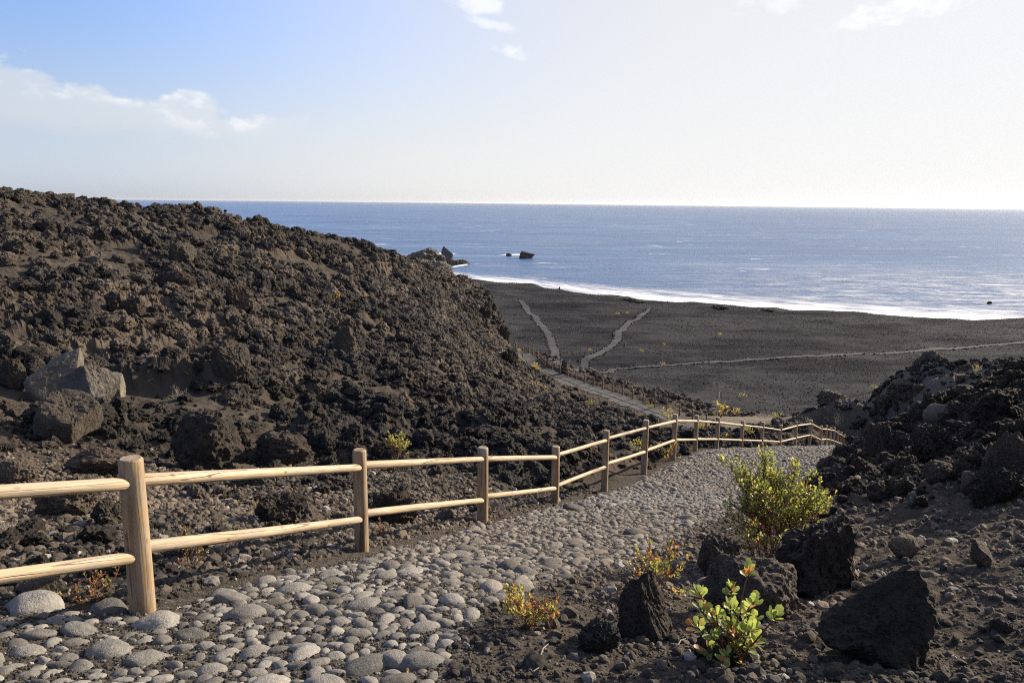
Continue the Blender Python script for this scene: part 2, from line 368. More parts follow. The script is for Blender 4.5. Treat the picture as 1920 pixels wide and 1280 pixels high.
def mat_ground():
    m, t, b = principled('ground_soil', 1.0, 0.03)
    g = t.new('ShaderNodeNewGeometry'); pos = g.outputs['Position']
    def A(n): a = t.new('ShaderNodeAttribute', attribute_name=n); return a.outputs['Fac']
    big = t.noise(pos, 0.22, 5.0, 0.6); mid = t.noise(pos, 1.7, 5.0, 0.65); fine = t.noise(pos, 14.0, 5.0, 0.7); grit = t.voronoi(pos, 42.0)
    lava = t.mix(t.mapr(t.noise(pos, 0.16, 4.0, 0.6), 0.42, 0.60), col(.038, .033, .029), col(.105, .083, .063))
    lava = t.mix(t.mapr(mid, 0.35, 0.75), lava, col(.070, .057, .046))
    lava = t.mix(t.math('MULTIPLY', t.mapr(t.noise(pos, 0.5, 4.0), 0.58, 0.72), 0.6), lava, col(.120, .070, .045))
    ash = t.mix(mid, col(.050, .043, .036), col(.088, .073, .057))
    soil = t.mix(t.mapr(fine, 0.3, 0.7), col(.045, .037, .030), col(.098, .083, .067))
    soil = t.mix(t.math('MULTIPLY', t.mapr(grit, 0.16, 0.02), 0.6), soil, col(.20, .18, .16))
    pn = t.noise(t.scalev(pos, (0.03, 0.07, 1)), 1.0, 4.0, 0.6)
    plain = t.mix(t.mapr(pn, 0.38, 0.62), col(.0185, .019, .0225), col(.049, .049, .051))
    plain = t.mix(t.math('MULTIPLY', t.mapr(t.noise(pos, 2.6, 6.0, 0.75), 0.50, 0.68), t.mapr(pn, 0.36, 0.6, 0.25, 0.8)), plain, col(.062, .060, .058))
    sand = t.mix(mid, col(.14, .12, .095), col(.22, .19, .15))
    c = t.mix(A('lava'), soil, lava); c = t.mix(A('ash'), c, ash); c = t.mix(A('plain'), c, plain); c = t.mix(A('sand'), c, sand)
    t.put(b.inputs['Base Color'], c)
    hgt = t.math('ADD', t.math('MULTIPLY', t.noise(pos, 5.0, 6.0, 0.7), 0.6), t.math('MULTIPLY', fine, 0.25))
    hgt = t.math('ADD', hgt, t.math('MULTIPLY', t.math('MINIMUM', grit, 0.3), -0.12))
    t.put(b.inputs['Normal'], t.bump(hgt, 0.9, 0.10))
    return m
def mat_rock(name, dark, mid_, warm, warm_amt=0.5, bump=0.6, bscale=3.0, spec=0.3, pale=None, rough=0.9, pores=0.0, fleck=None, bdist=0.35):
    """lava stone: mottled colour from place and from the single stone, pitted relief"""
    m, t, b = principled(name, rough, spec)
    tc_ = t.new('ShaderNodeTexCoord'); o = tc_.outputs['Object']; g = t.new('ShaderNodeNewGeometry'); pos = g.outputs['Position']
    oi = t.new('ShaderNodeObjectInfo')
    big = t.noise(pos, 0.16, 4.0, 0.6); n = t.noise(o, bscale, 6.0, 0.68); n2_ = t.noise(o, bscale * 4, 5.0, 0.7)
    c = t.mix(t.mapr(n, 0.3, 0.72), dark, mid_)
    f = t.math('MULTIPLY', t.math('MULTIPLY_ADD', oi.outputs['Random'], 0.8, t.mapr(big, 0.42, 0.60, -0.45, 0.8)), warm_amt, clamp=True)
    c = t.mix(f, c, warm)
    if pale is not None: c = t.mix(t.math('MULTIPLY', t.mapr(n2_, 0.55, 0.75), 0.5), c, pale)
    c = t.mix(t.math('MULTIPLY', t.mapr(n2_, 0.52, 0.36), 0.55), c, dark)
    if fleck is not None: c = t.mix(t.mapr(t.math('FRACT', t.math('MULTIPLY', oi.outputs['Random'], 31.7)), 0.94, 0.96), c, fleck)
    hv = t.new('ShaderNodeHueSaturation'); t.put(hv.inputs['Color'], c); t.put(hv.inputs['Value'], t.mapr(t.math('FRACT', t.math('MULTIPLY', oi.outputs['Random'], 7.31)), 0, 1, 0.55, 1.38, False))
    t.put(b.inputs['Base Color'], hv.outputs[0])
    h = t.math('ADD', t.math('MULTIPLY', n, 0.7), t.math('MULTIPLY', n2_, 0.35))
    if pores: h = t.math('SUBTRACT', h, t.math('MULTIPLY', t.mapr(t.voronoi(o, bscale * 5), 0.35, 0.1), pores))
    t.put(b.inputs['Normal'], t.bump(h, bump, bdist))
    return m
M_GROUND = mat_ground()
M_LAVA = mat_rock('lava_clinker', col(.036, .031, .028), col(.096, .083, .069), col(.178, .139, .102), 0.72, 1.0, 2.8)
M_LAVAB = mat_rock('lava_boulder', col(.075, .063, .049), col(.165, .138, .104), col(.22, .16, .105), 0.35, 1.0, 7.0, bdist=0.2, pores=0.5)
M_DARK = mat_rock('lava_dark', col(.036, .028, .022), col(.094, .073, .055), col(.14, .098, .066), 0.45, 1.0, 3.6)
M_DARKB = mat_rock('lava_dark_boulder', col(.042, .035, .029), col(.125, .101, .078), col(.18, .13, .09), 0.35, 1.0, 9.0, bdist=0.16, pores=0.9)
M_PALE = mat_rock('lava_pale', col(.10, .088, .070), col(.20, .175, .14), col(.17, .13, .095), 0.25, 0.55, 2.2, pale=col(.24, .21, .17))
M_GRAVEL = mat_rock('gravel', col(.045, .038, .032), col(.125, .106, .086), col(.27, .21, .15), 0.6, 0.6, 2.0, fleck=col(.42, .38, .33))
M_PLAINST = mat_rock('plain_gravel', col(.020, .020, .022), col(.052, .051, .052), col(.12, .115, .105), 0.4, 0.4, 2.0, fleck=col(.24, .23, .21))
M_SEAROCK = mat_rock('sea_cliff_rock', col(.075, .068, .060), col(.20, .18, .155), col(.15, .12, .09), 0.2, 1.0, 2.5)
M_COBBLE = mat_rock('cobble_stone', col(.150, .140, .124), col(.245, .229, .203), col(.170, .132, .100), 0.42, 0.35, 1.6, pale=col(.36, .34, .305), rough=0.85, pores=1.1)
def mat_mortar():
    m, t, b = principled('path_grit', 0.93, 0.2)
    g = t.new('ShaderNodeNewGeometry'); pos = g.outputs['Position']
    n = t.noise(pos, 3.0, 5.0, 0.65); f = t.noise(pos, 32.0, 5.0, 0.75); v = t.voronoi(pos, 75.0)
    c = t.mix(t.mapr(n, 0.3, 0.7), col(.060, .053, .045), col(.100, .089, .074)); c = t.mix(t.mapr(f, 0.45, 0.75), c, col(.17, .15, .127))
    c = t.mix(t.math('MULTIPLY', t.mapr(v, 0.2, 0.0), 0.7), c, col(.26, .24, .21))
    t.put(b.inputs['Base Color'], c); t.put(b.inputs['Normal'], t.bump(t.math('ADD', f, t.math('MULTIPLY', n, 0.5)), 0.9, 0.03))
    return m
M_MORTAR = mat_mortar()
def mat_wood(name, axis, light, deep):
    m, t, b = principled(name, 0.62, 0.3)
    tc_ = t.new('ShaderNodeTexCoord'); o = tc_.outputs['Object']; oi = t.new('ShaderNodeObjectInfo')
    ad = t.new('ShaderNodeVectorMath', operation='ADD'); t.put(ad.inputs[0], o); cx = t.new('ShaderNodeCombineXYZ')
    for k in range(3): t.put(cx.inputs[k], t.math('MULTIPLY', oi.outputs['Random'], 13.0 + k))
    t.put(ad.inputs[1], cx.outputs[0]); o2 = ad.outputs[0]
    s1 = [26, 26, 26]; s1[axis] = 1.4; s2 = [90, 90, 90]; s2[axis] = 3.0; s3 = [9, 9, 9]; s3[axis] = 5.0; s4 = [14, 14, 14]; s4[axis] = 0.55
    g1 = t.noise(t.scalev(o2, s1), 1.0, 4.0, 0.6, 1.2); g2 = t.noise(t.scalev(o2, s2), 1.0, 3.0, 0.6)
    kn = t.voronoi(t.scalev(o2, s3), 1.0); ck = t.noise(t.scalev(o2, s4), 1.0, 1.0, 0.4, 0.5)
    c = t.mix(t.mapr(g1, 0.36, 0.64), light, deep)
    c = t.mix(t.math('MULTIPLY', t.mapr(g2, 0.5, 0.72), 0.4), c, col(.30, .19, .10))
    c = t.mix(t.math('MULTIPLY', t.mapr(kn, 0.16, 0.06), 0.9), c, col(.20, .11, .05))
    crack = t.mapr(t.math('ABSOLUTE', t.math('SUBTRACT', ck, 0.60)), 0.014, 0.003)
    c = t.mix(t.math('MULTIPLY', crack, 0.85), c, col(.07, .05, .03))
    c = t.mix(t.math('MULTIPLY', t.mapr(t.noise(o2, 3.1, 4.0, 0.65), 0.38, 0.68), 0.55), c, col(.33, .29, .235))
    t.put(b.inputs['Base Color'], c)
    t.put(b.inputs['Normal'], t.bump(t.math('SUBTRACT', t.math('ADD', g1, t.math('MULTIPLY', g2, 0.5)), t.math('MULTIPLY', crack, 3.0)), 0.6, 0.008))
    return m
M_POST = mat_wood('pine_post', 2, col(.37, .265, .155), col(.225, .142, .076)); M_RAIL = mat_wood('pine_rail', 0, col(.54, .43, .285), col(.37, .265, .155))
m_, t_, b_ = principled('weathered_wood', 0.85, 0.2)
tc_ = t_.new('ShaderNodeTexCoord'); t_.put(b_.inputs['Base Color'], t_.mix(t_.noise(tc_.outputs['Object'], 5.0, 4.0), col(.17, .115, .07), col(.28, .20, .13)))
M_OLDWOOD = m_
m_, t_, b_ = principled('dry_twig', 0.9, 0.2)
tc_ = t_.new('ShaderNodeTexCoord'); t_.put(b_.inputs['Base Color'], t_.mix(t_.noise(tc_.outputs['Object'], 9.0, 3.0), col(.17, .14, .11), col(.42, .37, .31)))
M_TWIG = m_
m_, t_, b_ = principled('red_stem', 0.8, 0.2)
tc_ = t_.new('ShaderNodeTexCoord'); t_.put(b_.inputs['Base Color'], t_.mix(t_.noise(tc_.outputs['Object'], 9.0, 3.0), col(.10, .055, .035), col(.25, .10, .06)))
M_STEM = m_
def mat_leaf(name, use_attr, c0=None, c1=None, c2=None):
    """thin waxy leaf: its own colour, light passing through it"""
    m = bpy.data.materials.new(name); m.use_nodes = True; t = NT(m.node_tree); b = t.n['Principled BSDF']; out = t.n['Material Output']
    if use_attr: a = t.new('ShaderNodeAttribute', attribute_name='tint'); c = a.outputs['Color']
    else:
        oi = t.new('ShaderNodeObjectInfo'); r = oi.outputs['Random']
        c = t.mix(t.mapr(r, 0.0, 0.72, smooth=False), c0, c1); c = t.mix(t.mapr(r, 0.80, 0.86), c, c2)
    g = t.new('ShaderNodeNewGeometry'); c = t.mix(t.math('MULTIPLY', t.noise(g.outputs['Position'], 55.0, 3.0), 0.35), c, t.mix(0.5, c, col(.26, .20, .05)))
    t.put(b.inputs['Base Color'], c); b.inputs['Roughness'].default_value = 0.45; b.inputs['Specular IOR Level'].default_value = 0.4
    tr = t.new('ShaderNodeBsdfTranslucent'); hv = t.new('ShaderNodeHueSaturation'); hv.inputs['Value'].default_value = 1.7; hv.inputs['Saturation'].default_value = 1.15; t.put(hv.inputs['Color'], c); t.put(tr.inputs['Color'], hv.outputs[0])
    mx = t.new('ShaderNodeMixShader'); mx.inputs[0].default_value = 0.45; t.l.new(b.outputs[0], mx.inputs[1]); t.l.new(tr.outputs[0], mx.inputs[2]); t.l.new(mx.outputs[0], out.inputs['Surface'])
    return m
M_LEAF = mat_leaf('foliage', True)
M_SUCC = mat_leaf('succulent_leaf', False, col(.17, .225, .075), col(.35, .40, .13), col(.42, .21, .09))
def mat_sea():
    m, t, b = principled('sea_water', 0.3, 0.45)
    g = t.new('ShaderNodeNewGeometry'); pos = g.outputs['Position']
    b.inputs['IOR'].default_value = 1.33
    sw = t.noise(t.scalev(pos, (0.006, 0.020, 1)), 1.0, 3.0, 0.5, 0.6); ch = t.noise(t.scalev(pos, (0.035, 0.09, 1)), 1.0, 5.0, 0.65); rip = t.noise(t.scalev(pos, (0.30, 0.6, 1)), 1.0, 4.0, 0.65)
    patch = t.noise(t.scalev(pos, (0.0018, 0.0065, 1)), 1.0, 5.0, 0.6); streak = t.noise(t.scalev(pos, (0.008, 0.040, 1)), 1.0, 5.0, 0.65)
    c = t.mix(t.mapr(patch, 0.32, 0.68), col(.020, .075, .215), col(.050, .130, .285))
    c = t.mix(t.math('MULTIPLY', t.mapr(streak, 0.42, 0.68), 0.6), c, col(.11, .195, .31))
    caps = t.math('MULTIPLY', t.mapr(t.noise(t.scalev(pos, (0.022, 0.05, 1)), 1.0, 5.0, 0.72), 0.62, 0.67), t.mapr(patch, 0.36, 0.55))
    c = t.mix(caps, c, col(.78, .79, .79))
    t.put(b.inputs['Base Color'], c); t.put(b.inputs['Roughness'], t.math('ADD', t.mapr(streak, 0.3, 0.7, 0.22, 0.45), t.math('MULTIPLY', caps, 0.4)))
    h = t.math('ADD', t.math('MULTIPLY', sw, 6.0), t.math('ADD', t.math('MULTIPLY', ch, 2.6), t.math('MULTIPLY', rip, 0.6)))
    t.put(b.inputs['Normal'], t.bump(h, 0.7, 1.0))
    return m
M_SEA = mat_sea()
def mat_foam_glitter(thin=False):
    m = bpy.data.materials.new('painted_glitter' if thin else 'sea_foam'); m.use_nodes = True; t = NT(m.node_tree); b = t.n['Principled BSDF']; out = t.n['Material Output']
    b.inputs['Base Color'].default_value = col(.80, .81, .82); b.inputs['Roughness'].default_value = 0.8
    a = t.new('ShaderNodeAttribute', attribute_name='sea'); u = a.outputs['Fac']; a2 = t.new('ShaderNodeAttribute', attribute_name='along'); v = a2.outputs['Fac']
    cx = t.new('ShaderNodeCombineXYZ'); t.put(cx.inputs[0], t.math('MULTIPLY', v, 0.045)); t.put(cx.inputs[1], t.math('MULTIPLY', u, 7.0))
    n = t.noise(cx.outputs[0], 1.6, 6.0, 0.62, 0.8)
    a3 = t.new('ShaderNodeAttribute', attribute_name='fade'); al = t.mapr(t.math('SUBTRACT', t.math('ADD', n, t.math('MULTIPLY_ADD', a3.outputs['Fac'], 0.7, -0.42)), t.math('MULTIPLY', u, 0.70)), 0.06, 0.58)
    if thin:  # thin variant: whitish streaks whose colour stands in for sun glitter
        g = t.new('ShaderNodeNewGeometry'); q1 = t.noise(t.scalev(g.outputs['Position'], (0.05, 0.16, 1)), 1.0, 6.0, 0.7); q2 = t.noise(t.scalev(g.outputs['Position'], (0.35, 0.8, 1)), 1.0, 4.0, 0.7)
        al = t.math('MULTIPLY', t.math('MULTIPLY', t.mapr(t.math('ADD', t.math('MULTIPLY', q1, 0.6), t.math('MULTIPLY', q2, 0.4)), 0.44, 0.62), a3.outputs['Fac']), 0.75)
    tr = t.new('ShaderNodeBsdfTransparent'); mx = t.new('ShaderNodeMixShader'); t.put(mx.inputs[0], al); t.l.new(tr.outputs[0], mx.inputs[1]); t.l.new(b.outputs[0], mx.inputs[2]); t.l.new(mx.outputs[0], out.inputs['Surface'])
    return m
M_FOAM = mat_foam_glitter(); M_GLITTER = mat_foam_glitter(True)

# ------------------------------------------------------------------ ground, sea
def build_ground():
    dense = np.radians(np.linspace(-41, 41, 860)); coarse = np.radians(np.linspace(43, 317, 66)); ang = np.concatenate([dense, coarse])
    rad = np.geomspace(1.6, 480, 760); na, nr = len(ang), len(rad)
    a, r = np.meshgrid(ang, rad); x = (r * np.sin(a)).ravel(); y = (r * np.cos(a)).ravel()
    hb = hbase(x, y); h, z = heights(x, y, hb, True)
    v = np.stack([x, y, h], 1)
    i = np.arange(nr - 1)[:, None] * na + np.arange(na)[None]; j = np.arange(nr - 1)[:, None] * na + (np.arange(na)[None] + 1) % na
    f = np.stack([i, j, j + na, i + na], -1).reshape(-1, 4)[:, ::-1]
    c0 = len(v); v = np.vstack([v, [[0, 0, hbase(np.zeros(1), np.zeros(1))[0]]]])
    m = mesh_from('ground', v, f)
    lava = np.clip(z['lava_l'] + z['lava_r'] * sstep(6.5, 10.0, z['r']), 0, 1)
    sand = np.exp(-(((x - P(1420, 788, 73)[0]) / 7.5) ** 2 + ((y - P(1420, 788, 73)[1]) / 9) ** 2)) * sstep(0.3, 0.9, 1 - lava * 0.6) * 1.3
    p_ = P(1775, 745, 38); sand = np.maximum(sand, 0.5 * np.exp(-(((x - p_[0]) / 3) ** 2 + ((y - p_[1]) / 4) ** 2)))
    sand = np.maximum(sand, 0.6 * z['lava_r'] * sstep(34, 42, z['r']))
    for nme, d in (('lava', lava), ('ash', z['ash']), ('plain', z['plain']), ('sand', np.clip(sand, 0, 1))): attr(m, nme, np.append(d, 0))
    o = link('ground', m, M_GROUND); structure(o); o['label'] = 'dark volcanic ground of lava, ash and black gravel'
    return o
build_ground()

def build_sea():
    R = 90000.0; n = 96; rr = [0.0, 150, 400, 1000, 3000, 10000, 30000, R]; v = [(0, 0, 0)]; f = []
    for q in rr[1:]:
        for k in range(n): v.append((q * math.sin(2 * math.pi * k / n), q * math.cos(2 * math.pi * k / n), 0))
    m = bpy.data.meshes.new('sea'); faces = [(0, 1 + (k + 1) % n, 1 + k) for k in range(n)]
    for s_ in range(len(rr) - 2):
        for k in range(n):
            a, b = 1 + s_ * n + k, 1 + s_ * n + (k + 1) % n; faces.append((a, b, b + n, a + n))
    m.from_pydata(v, [], faces); m.update()
    o = link('sea', m, M_SEA); structure(o)
build_sea()

def ribbon(line, nrm, w0, w1, nu, nv):
    """sheet along a shoreline: returns vertices, quads and the two coordinates"""
    line = np.array(line)[:, :2]; seg = np.concatenate([[0], np.cumsum(np.linalg.norm(np.diff(line, axis=0), axis=1))])
    s_ = np.linspace(0, seg[-1], nu); px = np.interp(s_, seg, line[:, 0]); py = np.interp(s_, seg, line[:, 1])
    n = np.stack([px, py], 1); n /= np.linalg.norm(n, axis=1)[:, None]
    u = np.linspace(0, 1, nv); U, Sg = np.meshgrid(u, s_)
    X = px[:, None] + n[:, :1] * (w0 + (w1 - w0) * u)[None]; Y = py[:, None] + n[:, 1:] * (w0 + (w1 - w0) * u)[None]
    i = np.arange(nu - 1)[:, None] * nv + np.arange(nv - 1)[None]
    f = np.stack([i, i + 1, i + 1 + nv, i + nv], -1).reshape(-1, 4)
    return X.ravel(), Y.ravel(), f, U.ravel(), Sg.ravel()
def foam(name, line, w0, w1, label, nu=260, nv=14, swell=0.5):
    X, Y, f, U, Sg = ribbon(line, None, w0, w1, nu, nv)
    Z = 0.12 + swell * np.exp(-((U - 0.35 - 0.1 * np.sin(Sg / 37)) / 0.07) ** 2) + 0.6 * swell * np.exp(-((U - 0.68 + 0.06 * np.sin(Sg / 23)) / 0.06) ** 2)
    L_ = Sg.max(); fade = np.ones_like(U) if name == 'surf' else sstep(0, 0.3, Sg / L_) * sstep(1, 0.7, Sg / L_) * sstep(0, 0.35, U) * sstep(1, 0.6, U)
    m = mesh_from(name, np.stack([X, Y, Z], 1), f, True); attr(m, 'sea', U); attr(m, 'along', Sg); attr(m, 'fade', fade)
    o = link(name, m, M_FOAM); structure(o, 'stuff'); tag(o, label, 'surf'); return o
foam('surf', BERM, 4, 66, 'white surf washing along the black beach', 420, 22, 0.7)
def streaks():  # whitish sheet that paints sun glitter on the sea, stronger to the right
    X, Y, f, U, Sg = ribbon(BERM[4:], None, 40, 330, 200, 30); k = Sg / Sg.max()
    m = mesh_from('glitter_streaks', np.stack([X, Y, np.full_like(X, 0.07)], 1), f, True); attr(m, 'sea', U); attr(m, 'along', Sg); attr(m, 'fade', sstep(0.0, 0.62, k) * sstep(0, 0.12, U) * sstep(1, 0.25, U))
    o = link('glitter_streaks', m, M_GLITTER); structure(o, 'stuff'); tag(o, 'pale streaks painting sun glitter on the water off the right shore', 'glitter')
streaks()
def arc(cx, cy, r, a0, a1, n=14):
    c = PY(cx, cy, 0.0); return [np.array([c[0] + r * math.sin(math.radians(a0 + (a1 - a0) * k / n)), c[1] + r * math.cos(math.radians(a0 + (a1 - a0) * k / n)) * 0.9, 0]) for k in range(n + 1)]
def line_px(pts): return [PY(x, y, 0.0) for x, y in pts]
foam('breaking_wave', line_px([(842, 503), (862, 499), (885, 496)]), -6, 14, 'white wave breaking on the tip of the rocky point', 40, 8)
foam('breaking_wave', line_px([(925, 481), (950, 480), (985, 479), (1003, 481)]), -3, 26, 'white wave breaking left of the low rock at sea', 60, 8)
foam('breaking_wave', line_px([(812, 478), (835, 477), (862, 478)]), -6, 26, 'white water behind the tall sea stack', 40, 8)

# ------------------------------------------------------------------ cobbled path
def sub_polar(poly, margin, r0, r1, da, nr, zf):
    xs = np.array([p[0] for p in poly]); ys = np.array([p[1] for p in poly])
    a = np.arange(math.radians(-60), math.radians(42), math.radians(da)); r = np.geomspace(r0, r1, nr)
    A_, R_ = np.meshgrid(a, r); x = (R_ * np.sin(A_)).ravel(); y = (R_ * np.cos(A_)).ravel(); na = len(a)
    sd = sdist(x, y, poly); keep = sd > -margin
    i = (np.arange(nr - 1)[:, None] * na + np.arange(na - 1)[None]).ravel()
    f = np.stack([i, i + na, i + na + 1, i + 1], -1)
    f = f[keep[f].all(1)]; used = np.unique(f); idx = np.full(len(x), -1); idx[used] = np.arange(len(used))
    return x[used], y[used], sd[used], idx[f]
px_, py_, sd_, f_ = sub_polar(PATH, 0.22, 2.2, 70, 0.22, 420, None)
def path_z(x, y, sd=None):
    if sd is None: sd = sdist(x, y, PATH)
    return hbase(x, y) + 0.02 * fbm(p2(x, y, 0.5, 61.0), 3) + 0.004 + np.where(sd < 0.1, (sd - 0.1) * 0.22, 0)
m = mesh_from('cobbled_path', np.stack([px_, py_, path_z(px_, py_, sd_)], 1), f_[:, ::-1], True)
path = link('cobbled_path', m, M_MORTAR); structure(path); path['label'] = 'cobbled path of rounded grey stones sloping down beside the fence'

def ico(sub):
    bm = bmesh.new(); bmesh.ops.create_icosphere(bm, subdivisions=sub, radius=1.0)
    v = np.array([q.co[:] for q in bm.verts]); f = np.array([[q.index for q in fc.verts] for fc in bm.faces]); bm.free(); return v, f
ICO = {k: ico(k) for k in (2, 3, 4, 5)}
def rock_data(seed, sub=3, planes=9, cut=(0.62, 1.0), lump=0.22, rough=0.10, fine=0.03, scale=(1, 1, 1), sharp=24.0):
    r_ = np.random.RandomState(seed); n, f = ICO[sub]
    pn = r_.normal(size=(planes, 3)); pn /= np.linalg.norm(pn, axis=1)[:, None]; pd = r_.uniform(cut[0], cut[1], planes)
    q = np.maximum(n @ pn.T, 0.02) / pd[None]                     # 1/r of each cutting plane
    inv = (np.sum(q ** sharp, 1) + 0.95 ** sharp) ** (1 / sharp)
    r = 1 / inv; off = r_.uniform(0, 90, 3)
    r = r * (1 + lump * fbm(n * 1.3 + off, 2) + rough * ridged(n * 3.1 + off, 3, 0.6) + fine * fbm(n * 11 + off, 3, 0.7))
    return n * r[:, None] * np.array(scale), f
def rock_mesh(name, seed, mat, smooth=False, **kw):
    v, f = rock_data(seed, **kw); m = mesh_from(name, v, f, smooth); m.materials.append(mat); return m

COB = [rock_mesh('cobblestone', 100 + k, M_COBBLE, True, sub=3, planes=6, cut=(0.78, 1.0), lump=0.16, rough=0.035, fine=0.012, sharp=7.0) for k in range(9)]
COBR = [rock_mesh('cobblestone', 130 + k, M_COBBLE, True, sub=3, planes=8, cut=(0.7, 1.0), lump=0.22, rough=0.10, fine=0.04, sharp=14.0) for k in range(5)]
def throw_cobbles():
    """stones laid close together, never overlapping, sizes mixed"""
    r_ = random.Random(5); pts = []; cell = 0.2; grid = {}
    ys = np.array([p[1] for p in PATH]); xs = np.array([p[0] for p in PATH])
    N = 170000
    rr = np.random.RandomState(8)
    # candidates uniform over the path area
    X = rr.uniform(xs.min(), xs.max(), N * 4); Y = rr.uniform(ys.min(), 47.0, N * 4)
    fx = np.interp(Y, [b[1] for b in PB], [b[0] for b in PB]); k_ = (X > fx - 4.0) & (X < fx + 5.2); X, Y = X[k_], Y[k_]
    sd = sdist(X, Y, PATH); wob = 0.14 * perlin(p2(X, Y, 0.5, 71.0)); k_ = sd > 0.10 + wob; X, Y, sd = X[k_], Y[k_], sd[k_]
    cover = fbm(p2(X, Y, 0.8, 81.0), 2)
    R = np.exp(rr.normal(math.log(0.044), 0.26, len(X))); big = rr.rand(len(X)) < 0.008; R[big] = rr.uniform(0.075, 0.115, big.sum())
    R *= 1 + 0.08 * sstep(8.0, 5.0, Y)
    order = np.argsort(-R[:40000]); order = np.concatenate([order[:500], np.arange(len(X))])
    nearf = np.clip((Y - 3.5) / 4.0, 0, 1)
    for i in order:
        x, y, r0 = X[i], Y[i], R[i]
        if r0 > 0.10 and y > 9 and r_.random() < 0.7: continue
        if cover[i] > 0.70: continue
        gx, gy = int(x // cell), int(y // cell); ok = True
        for a in range(gx - 2, gx + 3):
            for b in range(gy - 2, gy + 3):
                for (qx, qy, qr) in grid.get((a, b), ()):
                    dd = (qx - x) ** 2 + (qy - y) ** 2; mm = (r0 + qr) * 0.83
                    if dd < mm * mm: ok = False; break
                if not ok: break
            if not ok: break
        if ok: grid.setdefault((gx, gy), []).append((x, y, r0)); pts.append((x, y, r0, sd[i]))
    # a second, smaller size fills the gaps
    for i in range(0, len(X), 2):
        x, y = X[i], Y[i]; r0 = 0.024 + 0.018 * r_.random()
        if y > 22 or cover[i] > 0.75: continue
        gx, gy = int(x // cell), int(y // cell); ok = True
        for a in range(gx - 1, gx + 2):
            for b in range(gy - 1, gy + 2):
                for (qx, qy, qr) in grid.get((a, b), ()):
                    if (qx - x) ** 2 + (qy - y) ** 2 < ((r0 + qr) * 0.95) ** 2: ok = False; break
                if not ok: break
            if not ok: break
        if ok: grid.setdefault((gx, gy), []).append((x, y, r0)); pts.append((x, y, r0, sd[i]))
    return np.array(pts)
cobs = throw_cobbles()
# hand-placed large stones on the path's lower left
HAND = [(62, 1150, 56, 0.7), (205, 1142, 46, 0.75), (298, 1190, 48, 0.6), (145, 1205, 46, 0.6), (205, 1245, 50, 0.6), (355, 1215, 38, 0.7), (275, 1262, 50, 0.55), (70, 1215, 34, 0.5), (60, 1245, 40, 0.5), (570, 1040, 46, 0.6), (1075, 962, 26, 0.5), (1195, 1010, 30, 0.4), (1285, 1012, 38, 0.35), (1225, 968, 34, 0.3), (620, 1095, 30, 0.4), (765, 1090, 30, 0.45), (700, 1066, 30, 0.4)]
hand = []
for x, y, wpx, fl in HAND:
    q = hit([(x, y)])[0]; d = (q - CAM) @ FW; hand.append((q[0], q[1], wpx * 0.92 * d / F, 1.0, fl))
hx = np.array(hand); keep = np.ones(len(cobs), bool)
for q in hx: keep &= np.hypot(cobs[:, 0] - q[0], cobs[:, 1] - q[1]) > (q[2] + cobs[:, 2] * 0.7)
cobs = cobs[keep]
nh, nc = len(hx), len(cobs)
cx = np.concatenate([hx[:, 0], cobs[:, 0]]); cy = np.concatenate([hx[:, 1], cobs[:, 1]]); cr = np.concatenate([hx[:, 2], cobs[:, 2]])
cz = path_z(cx, cy)
r_ = np.random.RandomState(21); nn = nh + nc
asp = r_.uniform(1.05, 1.6, nn); flat = r_.uniform(0.62, 0.88, nn); flat[:nh] = hx[:, 4] * 1.0
crz = np.where(r_.rand(nn) < 0.75, r_.normal(1.0, 0.38, nn), r_.uniform(0, math.pi, nn))
cscl = np.stack([cr * asp, cr / asp ** 0.55, cr * flat], 1); cscl[:nh, 1] = cr[:nh] * 0.85; cscl[:nh, 0] = cr[:nh]; crz[:nh] = r_.normal(0.3, 0.3, nh)
slope_x = -0.26                                                     # stones lie with the slope of the path
crot = np.stack([r_.normal(slope_x, 0.10, nn), r_.normal(0, 0.10, nn), crz], 1)
coff = np.ones(nn); coff[:nh] = 0.9
cpos = np.stack([cx, cy, cz + coff * cscl[:, 2] * np.where(r_.rand(nn) < 0.3, r_.uniform(-0.58, -0.40, nn), r_.uniform(-0.40, -0.08, nn))], 1)
cidx = np.where(r_.rand(nn) < 0.84, r_.randint(0, 9, nn), 9 + r_.randint(0, 5, nn)); cidx[:nh] = 9 + r_.randint(0, 5, nh)
u_, v_, d_ = np.array([proj(p) for p in cpos]).T
app = np.where((u_ > -20) & (u_ < 1940) & (v_ < 1300) & (d_ > 0.5), cr / d_, 0); app[:nh] += 1
first = np.argsort(-app)[:300]; rest = np.setdiff1d(np.arange(nn), first)
PROT = COB + COBR
def tilt(rx, ry, rz): return Euler((rx, ry, 0)).to_matrix().to_4x4() @ Matrix.Rotation(rz, 4, 'Z')
for i in first:
    o = bpy.data.objects.new('cobblestone', PROT[cidx[i]]); C.objects.link(o); o.parent = path
    o.matrix_world = Matrix.Translation(cpos[i]) @ tilt(*crot[i]) @ Matrix.Diagonal((*cscl[i], 1))

